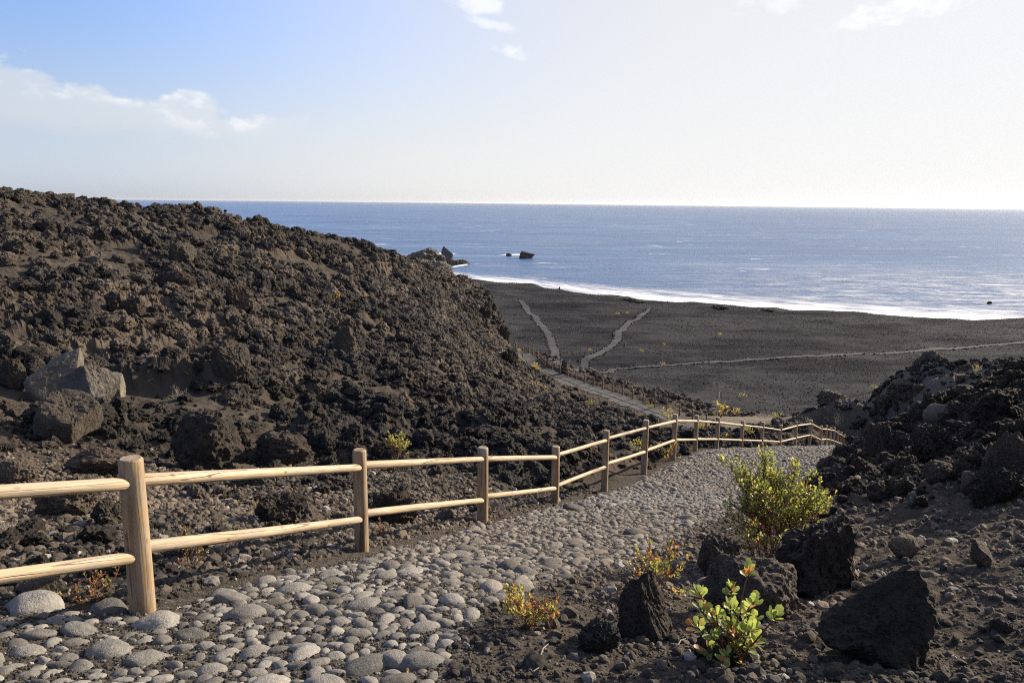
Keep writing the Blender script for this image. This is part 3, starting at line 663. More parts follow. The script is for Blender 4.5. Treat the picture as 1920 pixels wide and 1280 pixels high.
def proto_collection(name, meshes):
    c = bpy.data.collections.new(name)
    for k, m in enumerate(meshes):
        o = bpy.data.objects.new('%s_shape_%02d' % (name, k), m); c.objects.link(o)
    return c
def scatter(name, pos, rot, scl, idx, coll, mat=None):
    """one object that places a stone of the collection on each of its points"""
    m = bpy.data.meshes.new(name); pos = np.asarray(pos, np.float32); m.vertices.add(len(pos)); m.vertices.foreach_set('co', pos.ravel())
    attr(m, 'turn', rot, 'FLOAT_VECTOR'); attr(m, 'size', scl, 'FLOAT_VECTOR')
    a = m.attributes.new('pick', 'INT', 'POINT'); a.data.foreach_set('value', np.asarray(idx, np.int32))
    o = link(name, m)
    ng = bpy.data.node_groups.new(name, 'GeometryNodeTree')
    ng.interface.new_socket('Geometry', in_out='INPUT', socket_type='NodeSocketGeometry'); ng.interface.new_socket('Geometry', in_out='OUTPUT', socket_type='NodeSocketGeometry')
    t = NT(ng); gi = t.new('NodeGroupInput'); go = t.new('NodeGroupOutput')
    ip = t.new('GeometryNodeInstanceOnPoints'); ci = t.new('GeometryNodeCollectionInfo'); ci.inputs['Collection'].default_value = coll
    ci.inputs['Separate Children'].default_value = True; ci.inputs['Reset Children'].default_value = True
    def na(nm, ty): q = t.new('GeometryNodeInputNamedAttribute', data_type=ty); q.inputs['Name'].default_value = nm; return q.outputs['Attribute']
    e2r = t.new('FunctionNodeEulerToRotation'); t.l.new(na('turn', 'FLOAT_VECTOR'), e2r.inputs[0])
    t.l.new(gi.outputs[0], ip.inputs['Points']); t.l.new(ci.outputs[0], ip.inputs['Instance']); ip.inputs['Pick Instance'].default_value = True
    t.l.new(na('pick', 'INT'), ip.inputs['Instance Index']); t.l.new(e2r.outputs[0], ip.inputs['Rotation']); t.l.new(na('size', 'FLOAT_VECTOR'), ip.inputs['Scale'])
    t.l.new(ip.outputs[0], go.inputs[0])
    md = o.modifiers.new('stones', 'NODES'); md.node_group = ng
    return o
COB2 = [rock_mesh('small_cobble', 160 + k, M_COBBLE, True, sub=2, planes=6, cut=(0.75, 1.0), lump=0.18, rough=0.05, fine=0.01, sharp=8.0) for k in range(14)]
reul = np.array([tilt(*crot[i]).to_euler()[:] for i in rest])
o = scatter('small_cobbles', cpos[rest], reul, cscl[rest], cidx[rest], proto_collection('cobbles', COB2)); o.parent = path; structure(o, 'stuff')

# lower path and the three tracks over the plain
def strip(name, line, w0, w1, zoff, mat, label, nu=160, nv=6, zmode='terrain'):
    line = np.array(line); seg = np.concatenate([[0], np.cumsum(np.linalg.norm(np.diff(line[:, :2], axis=0), axis=1))])
    s_ = np.linspace(0, seg[-1], nu); px = np.interp(s_, seg, line[:, 0]); py = np.interp(s_, seg, line[:, 1]); pz = np.interp(s_, seg, line[:, 2])
    tx, ty = np.gradient(px), np.gradient(py); L = np.hypot(tx, ty); nx, ny = ty / L, -tx / L
    u = np.linspace(0, 1, nv); wob = 1 + 0.16 * np.sin(s_ * 0.7) * np.cos(s_ * 0.23) + 0.10 * np.sin(s_ * 2.3)
    if name == 'track': wob = wob * np.clip((seg[-1] - s_) / 9 + 0.15, 0, 1)
    X = px[:, None] + nx[:, None] * (w0 + (w1 - w0) * u)[None] * wob[:, None]; Y = py[:, None] + ny[:, None] * (w0 + (w1 - w0) * u)[None] * wob[:, None]
    if zmode == 'terrain': Z = heights(X.ravel(), Y.ravel()).reshape(X.shape) + zoff
    else: Z = pz[:, None] + zoff + 0 * X
    i = np.arange(nu - 1)[:, None] * nv + np.arange(nv - 1)[None]; f = np.stack([i, i + 1, i + 1 + nv, i + nv], -1).reshape(-1, 4)
    m = mesh_from(name, np.stack([X.ravel(), Y.ravel(), Z.ravel()], 1), f, True)
    o = link(name, m, mat); structure(o); o['label'] = label
    return o
def mat_track(name, a, b2):
    m, t, b = principled(name, 0.92, 0.2); g = t.new('ShaderNodeNewGeometry'); pos = g.outputs['Position']
    n = t.noise(pos, 1.4, 5.0, 0.7); v = t.voronoi(pos, 6.0)
    c = t.mix(t.mapr(n, 0.3, 0.7), a, b2); c = t.mix(t.math('MULTIPLY', t.mapr(v, 0.25, 0.05), 0.4), c, col(.22, .21, .20)); t.put(b.inputs['Base Color'], c)
    t.put(b.inputs['Normal'], t.bump(t.math('ADD', n, t.math('MULTIPLY', v, -0.4)), 0.6, 0.08)); return m
M_TRACK = mat_track('track_gravel', col(.042, .042, .046), col(.068, .068, .072)); M_LOWPATH = mat_track('lower_path_stone', col(.070, .067, .062), col(.125, .118, .108))
strip('lower_path', LOWLINE, -0.1, 2.9, 0.06, M_LOWPATH, 'grey paved lower path beside the far fence', 220, 8)
GZ = 5.9
def track(name, pts, wd, label):
    q = hit(pts); strip(name, q, -wd, wd, 0.07, M_TRACK, label, 170, 5); return q
TR1 = track('track', [(1039, 684), (1041, 660), (1033, 635), (1019, 612), (1003, 592), (985, 574), (966, 561)], 0.85, 'pale gravel track running left towards the beach')
TR2 = track('track', [(1075, 686), (1098, 675), (1122, 664), (1148, 648), (1159, 636), (1160, 622), (1178, 606), (1204, 590), (1218, 578)], 0.75, 'pale gravel track winding up the middle of the black plain')
TR3 = track('track', [(1083, 697), (1150, 692), (1240, 686), (1340, 679), (1450, 672), (1580, 665), (1730, 657), (1850, 648), (2000, 638)], 0.75, 'pale gravel track crossing the black plain to the right')

# ------------------------------------------------------------------ fences
def cyl_mesh(name, L, r0, r1, axis, seg=20, rings=9, chamfer=0.012, seed=0, bend=0.0, mat=None):
    """round pole, slightly uneven, with a chamfered end"""
    r_ = np.random.RandomState(seed); v = []; ts = [0.0, chamfer] + [L * k / rings for k in range(1, rings)] + [L - chamfer, L]
    ph = r_.uniform(0, 6.28, 4)
    for t in ts:
        k = t / L; rad = r0 + (r1 - r0) * k
        if t in (0.0, L): rad *= 1 - 0.85 * chamfer / r0
        cxx = bend * math.sin(math.pi * k); cyy = 0.4 * bend * math.sin(math.pi * k + ph[0])
        for s in range(seg):
            a = 2 * math.pi * s / seg
            q = rad * (1 + 0.015 * math.sin(2 * a + ph[1] + 2 * k) + 0.012 * math.sin(3 * a + ph[2] - 3 * k))
            pt = (cxx + q * math.cos(a), cyy + q * math.sin(a), t)
            v.append(pt if axis == 'z' else (pt[2], pt[0], pt[1]))
    f = []; n = len(ts)
    for k in range(n - 1):
        for s in range(seg):
            a, b = k * seg + s, k * seg + (s + 1) % seg; f.append((a, b, b + seg, a + seg))
    m = bpy.data.meshes.new(name); m.from_pydata(v, [], f + [tuple(range(seg))[::-1], tuple(range((n - 1) * seg, n * seg))]); m.update()
    for p in m.polygons[:len(f)]: p.use_smooth = True
    if mat: m.materials.append(mat)
    return m
def pole(name, a, b, r0, r1, mat, parent, seed, seg=16, rings=7, bend=0.0):
    """pole between two points, lying along its own x axis"""
    a, b = Vector(a), Vector(b); L = (b - a).length
    o = link(name, cyl_mesh(name, L, r0, r1, 'x', seg, rings, 0.012, seed, bend, mat), None, parent)
    o.matrix_basis = Matrix.Translation(a - (parent.location if parent else Vector())) @ (b - a).to_track_quat('X', 'Z').to_matrix().to_4x4()
    return o
fence = empty('wooden_fence', (0, 0, 0), 'round pine post and two-rail fence beside the cobbled path', 'fence')
RP = 0.073
rail_at = []
for k, (p, b) in enumerate(zip(POSTS, PB)):
    h = height_to(b, p[1]); rad = RP * (1 + 0.05 * math.sin(k * 2.3))
    m = cyl_mesh('post', h + 0.35, rad * 1.04, rad * 0.97, 'z', 26 if k < 8 else 14, 10, 0.016, k, 0.0, M_POST)
    o = link('post', m, None, fence); o.location = (b[0], b[1], b[2] - 0.35); o.rotation_euler = (0, 0, k * 1.7)
    rail_at.append([height_to(b, q) for q in p[4:8]])
for k in range(len(PB) - 1):
    for lvl in (0, 1):
        a = PB[k] + np.array([0, 0, rail_at[k][1 + 2 * lvl]]); b = PB[k + 1] + np.array([0, 0, rail_at[k + 1][2 * lvl]])
        t = (b - a) / np.linalg.norm(b - a); side = np.array([t[1], -t[0], 0.0])
        a = a + side * 0.012 + t * 0.02; b = b + side * 0.012 - t * 0.02
        pole('rail', a, b, 0.041 + 0.003 * math.sin(k + lvl), 0.037 + 0.003 * math.cos(k * 2 + lvl), M_RAIL, fence, 50 + k * 2 + lvl, 18 if k < 7 else 10, 7, 0.012 * math.sin(k * 3.1 + lvl))
low = empty('wooden_fence', (0, 0, 0), 'weathered brown post fence along the lower path', 'fence')
LBZ = []
for k, b in enumerate(LB):
    z = heights(np.array([b[0]]), np.array([b[1]]))[0] + 0.1; LBZ.append(np.array([b[0], b[1], z]))
    m = cyl_mesh('post', 1.5, 0.09, 0.085, 'z', 10, 3, 0.01, 200 + k, 0, M_OLDWOOD); o = link('post', m, None, low); o.location = (b[0], b[1], z - 0.3)
for k in range(len(LB) - 1):
    for hh in (0.5, 0.98):
        pole('rail', LBZ[k] + [0, 0, hh], LBZ[k + 1] + [0, 0, hh], 0.045, 0.042, M_OLDWOOD, low, 240 + k, 8, 3)

# ------------------------------------------------------------------ rubble, gravel and single lava rocks
CL = [rock_mesh('lava_rock', 300 + k, M_LAVA, False, sub=4, planes=8, cut=(0.6, 1.0), lump=0.42, rough=0.34, fine=0.15, sharp=12) for k in range(14)]
CLD = []
for k in range(10):
    m = CL[k].copy(); m.materials.clear(); m.materials.append(M_DARK); CLD.append(m)
PB2 = [rock_mesh('pebble', 340 + k, M_GRAVEL, False, sub=2, planes=8, cut=(0.6, 1.0), lump=0.3, rough=0.14, fine=0.03, sharp=16) for k in range(10)]
PL2 = [rock_mesh('plain_stone', 360 + k, M_PLAINST, False, sub=2, planes=8, cut=(0.6, 1.0), lump=0.3, rough=0.14, fine=0.03, sharp=16) for k in range(6)]
def sample_polar(n, a0, a1, r0, r1, seed, pw=0.0):
    r_ = np.random.RandomState(seed); a = np.radians(r_.uniform(a0, a1, n)); u = r_.rand(n)
    r = np.exp(np.log(r0) + u * (np.log(r1) - np.log(r0))); return r * np.sin(a), r * np.cos(a), r, r_
def pareto(r_, n, lo, hi, al):
    u = r_.rand(n); return (lo ** -al - u * (lo ** -al - hi ** -al)) ** (-1 / al)
def stones(n, seed, zone, a0, a1, r0, r1, lo, lok, hi, al, sink=0.25, dens=None, nidx=14, flat=(0.6, 1.0)):
    x, y, r, r_ = sample_polar(n, a0, a1, r0, r1, seed); h, z = heights(x, y, None, True)
    prob = zone(x, y, r, z); k = r_.rand(n) < prob; x, y, r, h = x[k], y[k], r[k], h[k]; n = len(x)
    lo_ = np.maximum(lo, lok * r); s_ = pareto(r_, n, 1.0, 1.0, al) if False else lo_ * pareto(r_, n, 1.0, 14.0, al); s_ = np.minimum(s_, np.minimum(hi, 0.10 + 0.0085 * r) * r_.uniform(0.5, 1.0, n))
    fl = r_.uniform(flat[0], flat[1], n); scl = np.stack([s_ * r_.uniform(0.8, 1.25, n), s_ * r_.uniform(0.8, 1.25, n), s_ * fl], 1)
    rot = np.stack([r_.normal(0, 0.35, n), r_.normal(0, 0.35, n), r_.uniform(0, 6.28, n)], 1)
    pos = np.stack([x, y, h + scl[:, 2] * (0.55 - sink * r_.uniform(0.6, 2.0, n))], 1)
    return dict(pos=pos, rot=rot, scl=scl, idx=r_.randint(0, nidx, n), s=s_)
def z_left(x, y, r, z):
    cl = sstep(-0.25, 0.35, fbm(p2(x, y, 3.2, 12.0), 3)) * (0.12 + 0.88 * sstep(7.5, 15, r)); return z['lava_l'] * sstep(0.6, 5.0, -z['sl']) * (1 - 0.90 * z['ash']) * (0.06 + 0.94 * cl)
def z_ridge(x, y, r, z): return z['lava_l'] * sstep(0.6, 4.0, -z['sl']) * sstep(-0.16, -0.10, x / y)
def z_far(x, y, r, z): return z['lava_r'] * (0.3 + 0.7 * sstep(-0.1, 0.3, fbm(p2(x, y, 3.0, 19.0), 2)))
def z_right(x, y, r, z): return (1 - sstep(28, 38, r)) * z['lava_r'] * sstep(8, 12, r) * (0.4 + 0.6 * sstep(-0.2, 0.3, fbm(p2(x, y, 1.5, 15.0), 2)))
def z_near_l(x, y, r, z): return (z['ls'] > 0.05) * (z['onpath'] < 0.5) * sstep(17, 9, r)
def z_near_r(x, y, r, z): return (z['ls'] < 0) * (z['sd'] < 0.15) * sstep(16, 9, r) * (0.35 + 0.65 * sstep(-0.2, 0.3, fbm(p2(x, y, 0.6, 16.0), 2)))
def z_grit(x, y, r, z): return (z['sd'] > -0.1) * 0.9
def z_plain(x, y, r, z): return z['plain'] * (0.25 + 0.75 * sstep(-0.2, 0.3, fbm(p2(x, y, 9, 18.0), 3))) * sstep(0.4, 1.5, poly_dist(x, y, TR1[:, :2])) * sstep(0.4, 1.5, poly_dist(x, y, TR2[:, :2])) * sstep(0.4, 1.5, poly_dist(x, y, TR3[:, :2]))
def kerb(lines, wd, seed):
    r_ = np.random.RandomState(seed); P_ = []
    for q in lines:
        q = np.array(q)[:, :2]; seg = np.concatenate([[0], np.cumsum(np.linalg.norm(np.diff(q, axis=0), axis=1))]); n = int(seg[-1] / 0.32); s_ = r_.uniform(0, seg[-1], n)
        x = np.interp(s_, seg, q[:, 0]); y = np.interp(s_, seg, q[:, 1]); e = 0.4; tx = np.interp(s_ + e, seg, q[:, 0]) - np.interp(s_ - e, seg, q[:, 0]); ty = np.interp(s_ + e, seg, q[:, 1]) - np.interp(s_ - e, seg, q[:, 1]); L = np.hypot(tx, ty) + 1e-6
        o_ = np.where(r_.rand(n) < 0.5, -1, 1) * (wd + r_.normal(0.1, 0.12, n)); P_.append(np.stack([x + ty / L * o_, y - tx / L * o_], 1))
    p = np.vstack(P_); n = len(p); s_ = r_.uniform(0.10, 0.26, n); z = heights(p[:, 0], p[:, 1])
    return dict(pos=np.column_stack([p, z + 0.04]), rot=np.stack([r_.normal(0, .3, n), r_.normal(0, .3, n), r_.uniform(0, 6.28, n)], 1), scl=np.stack([s_, s_ * r_.uniform(.7, 1.2, n), s_ * .8], 1), idx=r_.randint(0, 6, n), s=s_)
KERB = kerb([TR1, TR2, TR3], 0.85, 37)
L_ = stones(190000, 31, z_left, -40, 22, 6.0, 130, 0.022, 0.0017, 0.62, 1.55)
L2 = stones(22000, 38, z_ridge, -10, 3, 78, 125, 0.20, 0.0020, 0.75, 1.7)
for key in L_: L_[key] = np.concatenate([L_[key], L2[key]])
FAR = stones(9000, 39, z_far, 20, 42, 44, 90, 0.10, 0.0016, 0.45, 1.7)
R_ = stones(65000, 32, z_right, 10, 44, 8.0, 95, 0.02, 0.0020, 0.6, 1.6, nidx=10)
NL = stones(120000, 33, z_near_l, -46, 20, 4.2, 17, 0.006, 0.0010, 0.06, 1.55, nidx=10)
NR = stones(52000, 34, z_near_r, -5, 46, 2.6, 16, 0.005, 0.0010, 0.055, 1.75, nidx=10)
GR = stones(110000, 35, z_grit, -46, 24, 2.8, 13, 0.003, 0.0009, 0.014, 2.0, nidx=10)
GR['pos'][:, 2] = np.maximum(path_z(GR['pos'][:, 0], GR['pos'][:, 1]), GR['pos'][:, 2] - GR['scl'][:, 2]) + GR['scl'][:, 2] * 0.25   # grit lies on the path itself
PLN = stones(95000, 36, z_plain, -8, 42, 84, 330, 0.03, 0.0004, 0.13, 1.9, nidx=6)

def visible(p, size):
    """does the ground leave the point in view"""
    u, v, d = proj(p)
    if not (-10 < u < 1930 and 330 < v < 1300): return False
    t = np.linspace(0.02, 0.985, 160); q = CAM[None] + (p + np.array([0, 0, size * 0.6]) - CAM)[None] * t[:, None]
    return bool((hbase(q[:, 0], q[:, 1]) < q[:, 2] + 0.15 + 0.003 * d).all())

# hand-placed boulders: column, row of foot, width and height in pixels, name, label, material, shape
def boulder(name, label, x, yf, wpx, hpx, mat, seed, kw=None, depth=0.8, rz=0.0, group=None, lift=0.0, cat='rock', smooth=False, q=None, tiltv=(0, 0), wedge=0.0, peak=0.0):
    if q is None: q = hit([(x, yf)])[0]
    d = (q - CAM) @ FW; W, H = wpx * d / F, hpx * d / F
    base = dict(sub=5, planes=11, cut=(0.55, 0.98), lump=0.22, rough=0.12, fine=0.05, sharp=22)
    base.update(kw or {})
    v, f = rock_data(seed, **base)
    e = v.max(0) - v.min(0); v = v - (v.max(0) + v.min(0)) / 2
    v = v / e * np.array([W * 1.04, W * depth, H * 1.5]); v[:, 2] -= v[:, 2].min()
    if wedge: v[:, 2] *= 0.8 + wedge * np.clip(v[:, 0] / W, -0.5, 0.35) ; v[:, 2] *= H * 1.5 / v[:, 2].max()
    if peak: k_ = 1 - peak * np.clip(v[:, 2] / (H * 1.5), 0, 1); v[:, 0] = v[:, 0] * k_ * 1.1 - 0.12 * W * (1 - k_); v[:, 1] *= k_
    v[:, 2] -= 0.44 * H
    m = mesh_from(name, v, f, smooth); m.materials.append(mat)
    o = link(name, m); o.location = (q[0], q[1] + W * depth * 0.35, q[2] + lift); o.rotation_euler = (tiltv[0], tiltv[1], rz)
    tag(o, label, cat, group); BOUL.append((o.location.x, o.location.y, max(W, H) * 0.55))
    return o
BOUL = []
ANG = dict(planes=7, cut=(0.38, 0.72), lump=0.08, rough=0.06, fine=0.02, sharp=70)
CRG = dict(planes=10, cut=(0.55, 1.0), lump=0.36, rough=0.30, fine=0.14, sharp=14)
RND = dict(planes=12, cut=(0.68, 1.0), lump=0.20, rough=0.14, fine=0.09, sharp=14)
B = boulder
def on(x, d):
    q = PZ(x, d, 0.0); q[2] = heights(q[:1], q[1:2])[0]; return q
B('boulder', 'pale flat-faced upper left piece of the split boulder', 92, 752, 96, 88, M_PALE, 401, ANG, 0.7, 0.4)
B('boulder', 'pale cracked right piece of the split boulder', 150, 765, 105, 72, M_PALE, 402, ANG, 0.8, -0.3)
B('boulder', 'dark angular block at the foot of the split boulder', 112, 832, 112, 88, M_LAVAB, 403, ANG, 0.8, 0.2)
B('boulder', 'small pale block just right of the split boulder', 207, 748, 46, 46, M_PALE, 404, ANG, 0.8, 0.7)
B('boulder', 'big rounded grey-brown boulder standing behind the fence left of centre', 376, 882, 128, 104, M_LAVAB, 405, RND, 0.85, 0.5)
B('boulder', 'low dark domed boulder right of the big rounded one', 524, 872, 116, 52, M_DARK, 406, RND, 0.8, 0.1)
B('boulder', 'small rubbly lump touching the right side of the big rounded boulder', 452, 852, 34, 42, M_LAVAB, 407, CRG, 0.9)
B('boulder', 'low dark boulder left of the nearest fence post', 172, 892, 118, 44, M_DARK, 408, RND, 0.8, 0.2)
B('boulder', 'rounded brown boulder alone on the gravel slope', 424, 704, 74, 62, M_LAVAB, 409, RND, 0.8, 0.3)
B('boulder', 'tan rounded boulder high on the left slope', 338, 492, 52, 36, M_LAVAB, 410, RND, 0.8, 0.9)
B('boulder', 'brown boulder on the ash slide in mid slope', 643, 668, 46, 54, M_LAVAB, 411, RND, 0.8, 0.2)
B('boulder', 'long dark boulder lying across the left slope', 318, 540, 84, 30, M_DARK, 412, RND, 0.5, 0.15)
B('boulder', 'dark grey boulder on the pebbly left slope', 242, 600, 48, 40, M_DARK, 413, RND, 0.8)
B('boulder', 'craggy dark boulder in the boulder train of the left slope', 440, 578, 66, 46, M_DARK, 414, CRG, 0.8)
B('boulder', 'rounded boulder cut by the left edge of the picture', 16, 728, 48, 52, M_LAVAB, 415, RND, 0.8)
B('boulder', 'smooth dark boulder low at the left picture edge behind the rail', 18, 908, 80, 40, M_LAVAB, 416, RND, 0.8)
B('boulder', 'flat grey angular stone under the lowest left rail', 66, 1128, 88, 40, M_LAVAB, 417, ANG, 0.8, 0.3)
B('boulder', 'craggy boulder standing up at the end of the lava ridge', 908, 606, 26, 30, M_DARK, 418, CRG, 0.8)
B('boulder', 'brown block below the end of the lava ridge', 942, 640, 30, 30, M_LAVAB, 419, CRG, 0.8)
B('boulder', 'dark round boulder at the edge of the lower path', 955, 692, 34, 34, M_DARK, 420, RND, 0.8)
B('boulder', 'rugged grey block seen between the rails by the first post', 112, 970, 110, 64, M_LAVAB, 421, CRG, 0.7, 0.5)
B('boulder', 'reddish brown clod between the rails right of the first post', 196, 985, 60, 48, M_LAVAB, 422, CRG, 0.8, 0.5)
B('boulder', 'dark clod between the rails in front of the second post', 520, 985, 96, 56, M_LAVAB, 423, CRG, 0.7, 0.2)
B('boulder', 'dark hollow lump behind the second and third posts', 735, 985, 90, 56, M_DARK, 424, CRG, 0.7, 0.2)
# right-hand side
B('boulder', 'craggy black boulder below the large green bush', 1543, 1108, 152, 128, M_DARKB, 430, CRG, 0.8, 0.2)
B('boulder', 'wedge-shaped black boulder in the lower right corner', 1672, 1250, 212, 150, M_DARKB, 431, dict(planes=7, cut=(0.45, 0.9), lump=0.20, rough=0.16, fine=0.09, sharp=26), 0.75, 0.0, wedge=0.5)
B('boulder', 'triangular black boulder at the foot of the red-tipped shrub', 1212, 1200, 128, 112, M_DARKB, 432, dict(planes=7, cut=(0.5, 0.9), lump=0.22, rough=0.18, fine=0.10, sharp=22), 0.8, 0.0, peak=0.55)
B('boulder', 'dark porous boulder on the path edge left of the big bush', 1353, 1076, 92, 66, M_DARKB, 433, RND, 0.8, 0.3)
B('boulder', 'broad brown-black mound behind the bright succulent', 1425, 1160, 190, 98, M_DARKB, 434, RND, 0.7, 0.1)
B('boulder', 'small rough clod in front of the triangular boulder', 1125, 1224, 78, 48, M_DARKB, 435, CRG, 0.8, 0.3)
B('boulder', 'angular grey stone with a flat top on the right bank', 1697, 1046, 52, 38, M_LAVAB, 436, ANG, 0.8, 0.3)
B('boulder', 'small dark pointed stone near the right picture edge', 1847, 1062, 44, 44, M_DARKB, 437, ANG, 0.8, 0.6)
B('boulder', 'small rounded grey stone beside the wedge-shaped boulder', 1884, 1190, 42, 28, M_LAVAB, 438, RND, 0.8)
B('boulder', 'low mound under the bright succulent', 1366, 1248, 116, 62, M_DARKB, 439, RND, 0.8, 0.2)
B('boulder', 'large knobbly boulder on the bank at the right picture edge', 1892, 905, 84, 92, M_DARKB, 440, RND, 0.8, 0.1)
B('boulder', 'long lumpy boulder under the knobbly one at the right edge', 1880, 945, 96, 62, M_DARKB, 441, CRG, 0.8, 0.1)
B('boulder', 'pale grey boulder half way up the right bank', 1818, 922, 40, 32, M_LAVAB, 442, ANG, 0.8, 0.5)
B('boulder', 'smooth rounded rock on the crest of the nearer right bank', 1772, 905, 60, 34, M_DARKB, 443, RND, 0.8)
B('boulder', 'blocky black crag at the left end of the right bank', 1668, 872, 74, 78, M_DARKB, 444, CRG, 0.8, 0.1)
B('boulder', 'tall craggy rock in the middle of the right bank', 1750, 862, 80, 60, M_DARKB, 445, CRG, 0.8, 0.7)
B('boulder', 'black crag high on the right bank at the picture edge', 1880, 790, 100, 56, M_DARKB, 446, CRG, 0.8, 0.4)
B('boulder', 'black porous boulder on the path behind the bush', 1556, 884, 40, 26, M_DARKB, 447, RND, 0.8)
B('boulder', 'small black boulder at the path corner below the right bank', 1588, 866, 44, 30, M_DARKB, 448, CRG, 0.8)
B('boulder', 'smooth pale blue-grey slab on the right bank', 1772, 786, 62, 26, M_PALE, 449, dict(planes=5, cut=(0.4, 0.8), lump=0.06, rough=0.02, fine=0.006, sharp=60), 0.8, 0.2, tiltv=(0.25, -0.35), smooth=False)
B('boulder', 'domed brown crag standing over the black plain on the right', 1735, 722, 96, 26, M_LAVAB, 450, CRG, 0.8, 0.1, lift=-0.5, q=on(1735, 57))
B('boulder', 'jagged peak of the far right outcrop', 1770, 664, 52, 28, M_LAVAB, 451, CRG, 0.8, 0.1, lift=-0.5, q=on(1770, 59))
B('boulder', 'low dark crag on the shoulder of the far right outcrop', 1690, 728, 46, 32, M_LAVAB, 452, CRG, 0.8, 0.1, lift=-0.5, q=on(1690, 58))
B('boulder', 'dark rock at the right edge above the bank', 1908, 662, 34, 24, M_LAVAB, 453, CRG, 0.8, 0.1, lift=-0.5, q=on(1908, 58))
B('boulder', 'low dark rock where the right slope meets the plain', 1585, 748, 60, 26, M_LAVAB, 454, CRG, 0.8, 0.1, lift=-0.5, q=on(1585, 61))
# flat lava outcrops on the beach plain
B('rock_outcrop', 'dark lava outcrop near the surf at the head of the middle track', 1190, 567, 44, 6, M_DARK, 455, dict(planes=6, lump=0.8, rough=0.7, fine=0.3, cut=(0.4, 1.0)), 1.6, 0.1)
B('rock_outcrop', 'small dark lava outcrop near the surf right of the middle track', 1356, 579, 30, 5, M_DARK, 456, dict(planes=6, lump=0.8, rough=0.7, fine=0.3, cut=(0.4, 1.0)), 1.6, 0.1)
B('rock_outcrop', 'low dark lava outcrop at the water edge further right', 1445, 584, 28, 4, M_DARK, 457, dict(planes=6, lump=0.8, rough=0.7, fine=0.3, cut=(0.4, 1.0)), 1.6, 0.1)
# rocks at sea
def searock(name, label, x, yf, wpx, hpx, seed, kw, depth, mat=M_SEAROCK): return B(name, label, x, yf, wpx, hpx, mat, seed, kw, depth, q=PY(x, yf, 0.0))
TALL = dict(planes=12, cut=(0.5, 1.0), lump=0.30, rough=0.22, fine=0.06, sharp=24)
searock('sea_stack', 'tall grey sea stack off the rocky point', 838, 491, 22, 27, 460, TALL, 0.9)
searock('sea_rock', 'low dark tail of rock running right from the sea stack', 855, 497, 50, 9, 461, TALL, 0.6, M_DARK)
searock('sea_rock', 'low dark rock standing out in the waves', 988, 485, 30, 13, 462, TALL, 0.7, M_DARK)
searock('sea_rock', 'tiny dark rock left of the rock in the waves', 954, 480, 11, 5, 463, RND, 0.8, M_DARK)
searock('sea_rock', 'small black rock awash near the right picture edge', 1857, 570, 9, 5, 464, RND, 0.8, M_DARK)
searock('sea_cliff', 'grey cliff of the rocky point behind the lava ridge', 795, 500, 78, 32, 465, CRG, 1.2, M_LAVAB)
searock('sea_cliff', 'pale grey foot of the rocky point above the beach', 822, 512, 54, 20, 466, CRG, 0.9, M_SEAROCK)

def split_big(D, protos, lim, group_of, name='lava_rock'):
    """the stones that show largest become objects of their own; the rest stay in the scatter"""
    pos, s_ = D['pos'], D['s']; q = pos - CAM; d = q @ FW; order = np.argsort(-(s_ / d)); chosen = []
    for i in order:
        if len(chosen) >= lim: break
        p = pos[i]
        if any((p[0] - b[0]) ** 2 + (p[1] - b[1]) ** 2 < (b[2] + s_[i] * 0.6) ** 2 for b in BOUL): s_[i] = 0; continue
        if d[i] > 0 and visible(p, s_[i]): chosen.append(i)
    for i in chosen:
        o = bpy.data.objects.new(name, protos[D['idx'][i]]); C.objects.link(o)
        o.location = pos[i]; o.rotation_euler = D['rot'][i]; o.scale = D['scl'][i]
        u, v, dd = proj(pos[i]); lab, grp = group_of(u, v, s_[i] * F / dd); tag(o, lab, 'rock', grp)
    k = np.ones(len(pos), bool); k[chosen] = False; k &= s_ > 0
    for b in BOUL:
        near_ = (pos[:, 0] - b[0]) ** 2 + (pos[:, 1] - b[1]) ** 2 < (b[2] * 0.6) ** 2; k &= ~(near_ & (s_ < b[2] * 0.3))
    for key in D: D[key] = D[key][k]
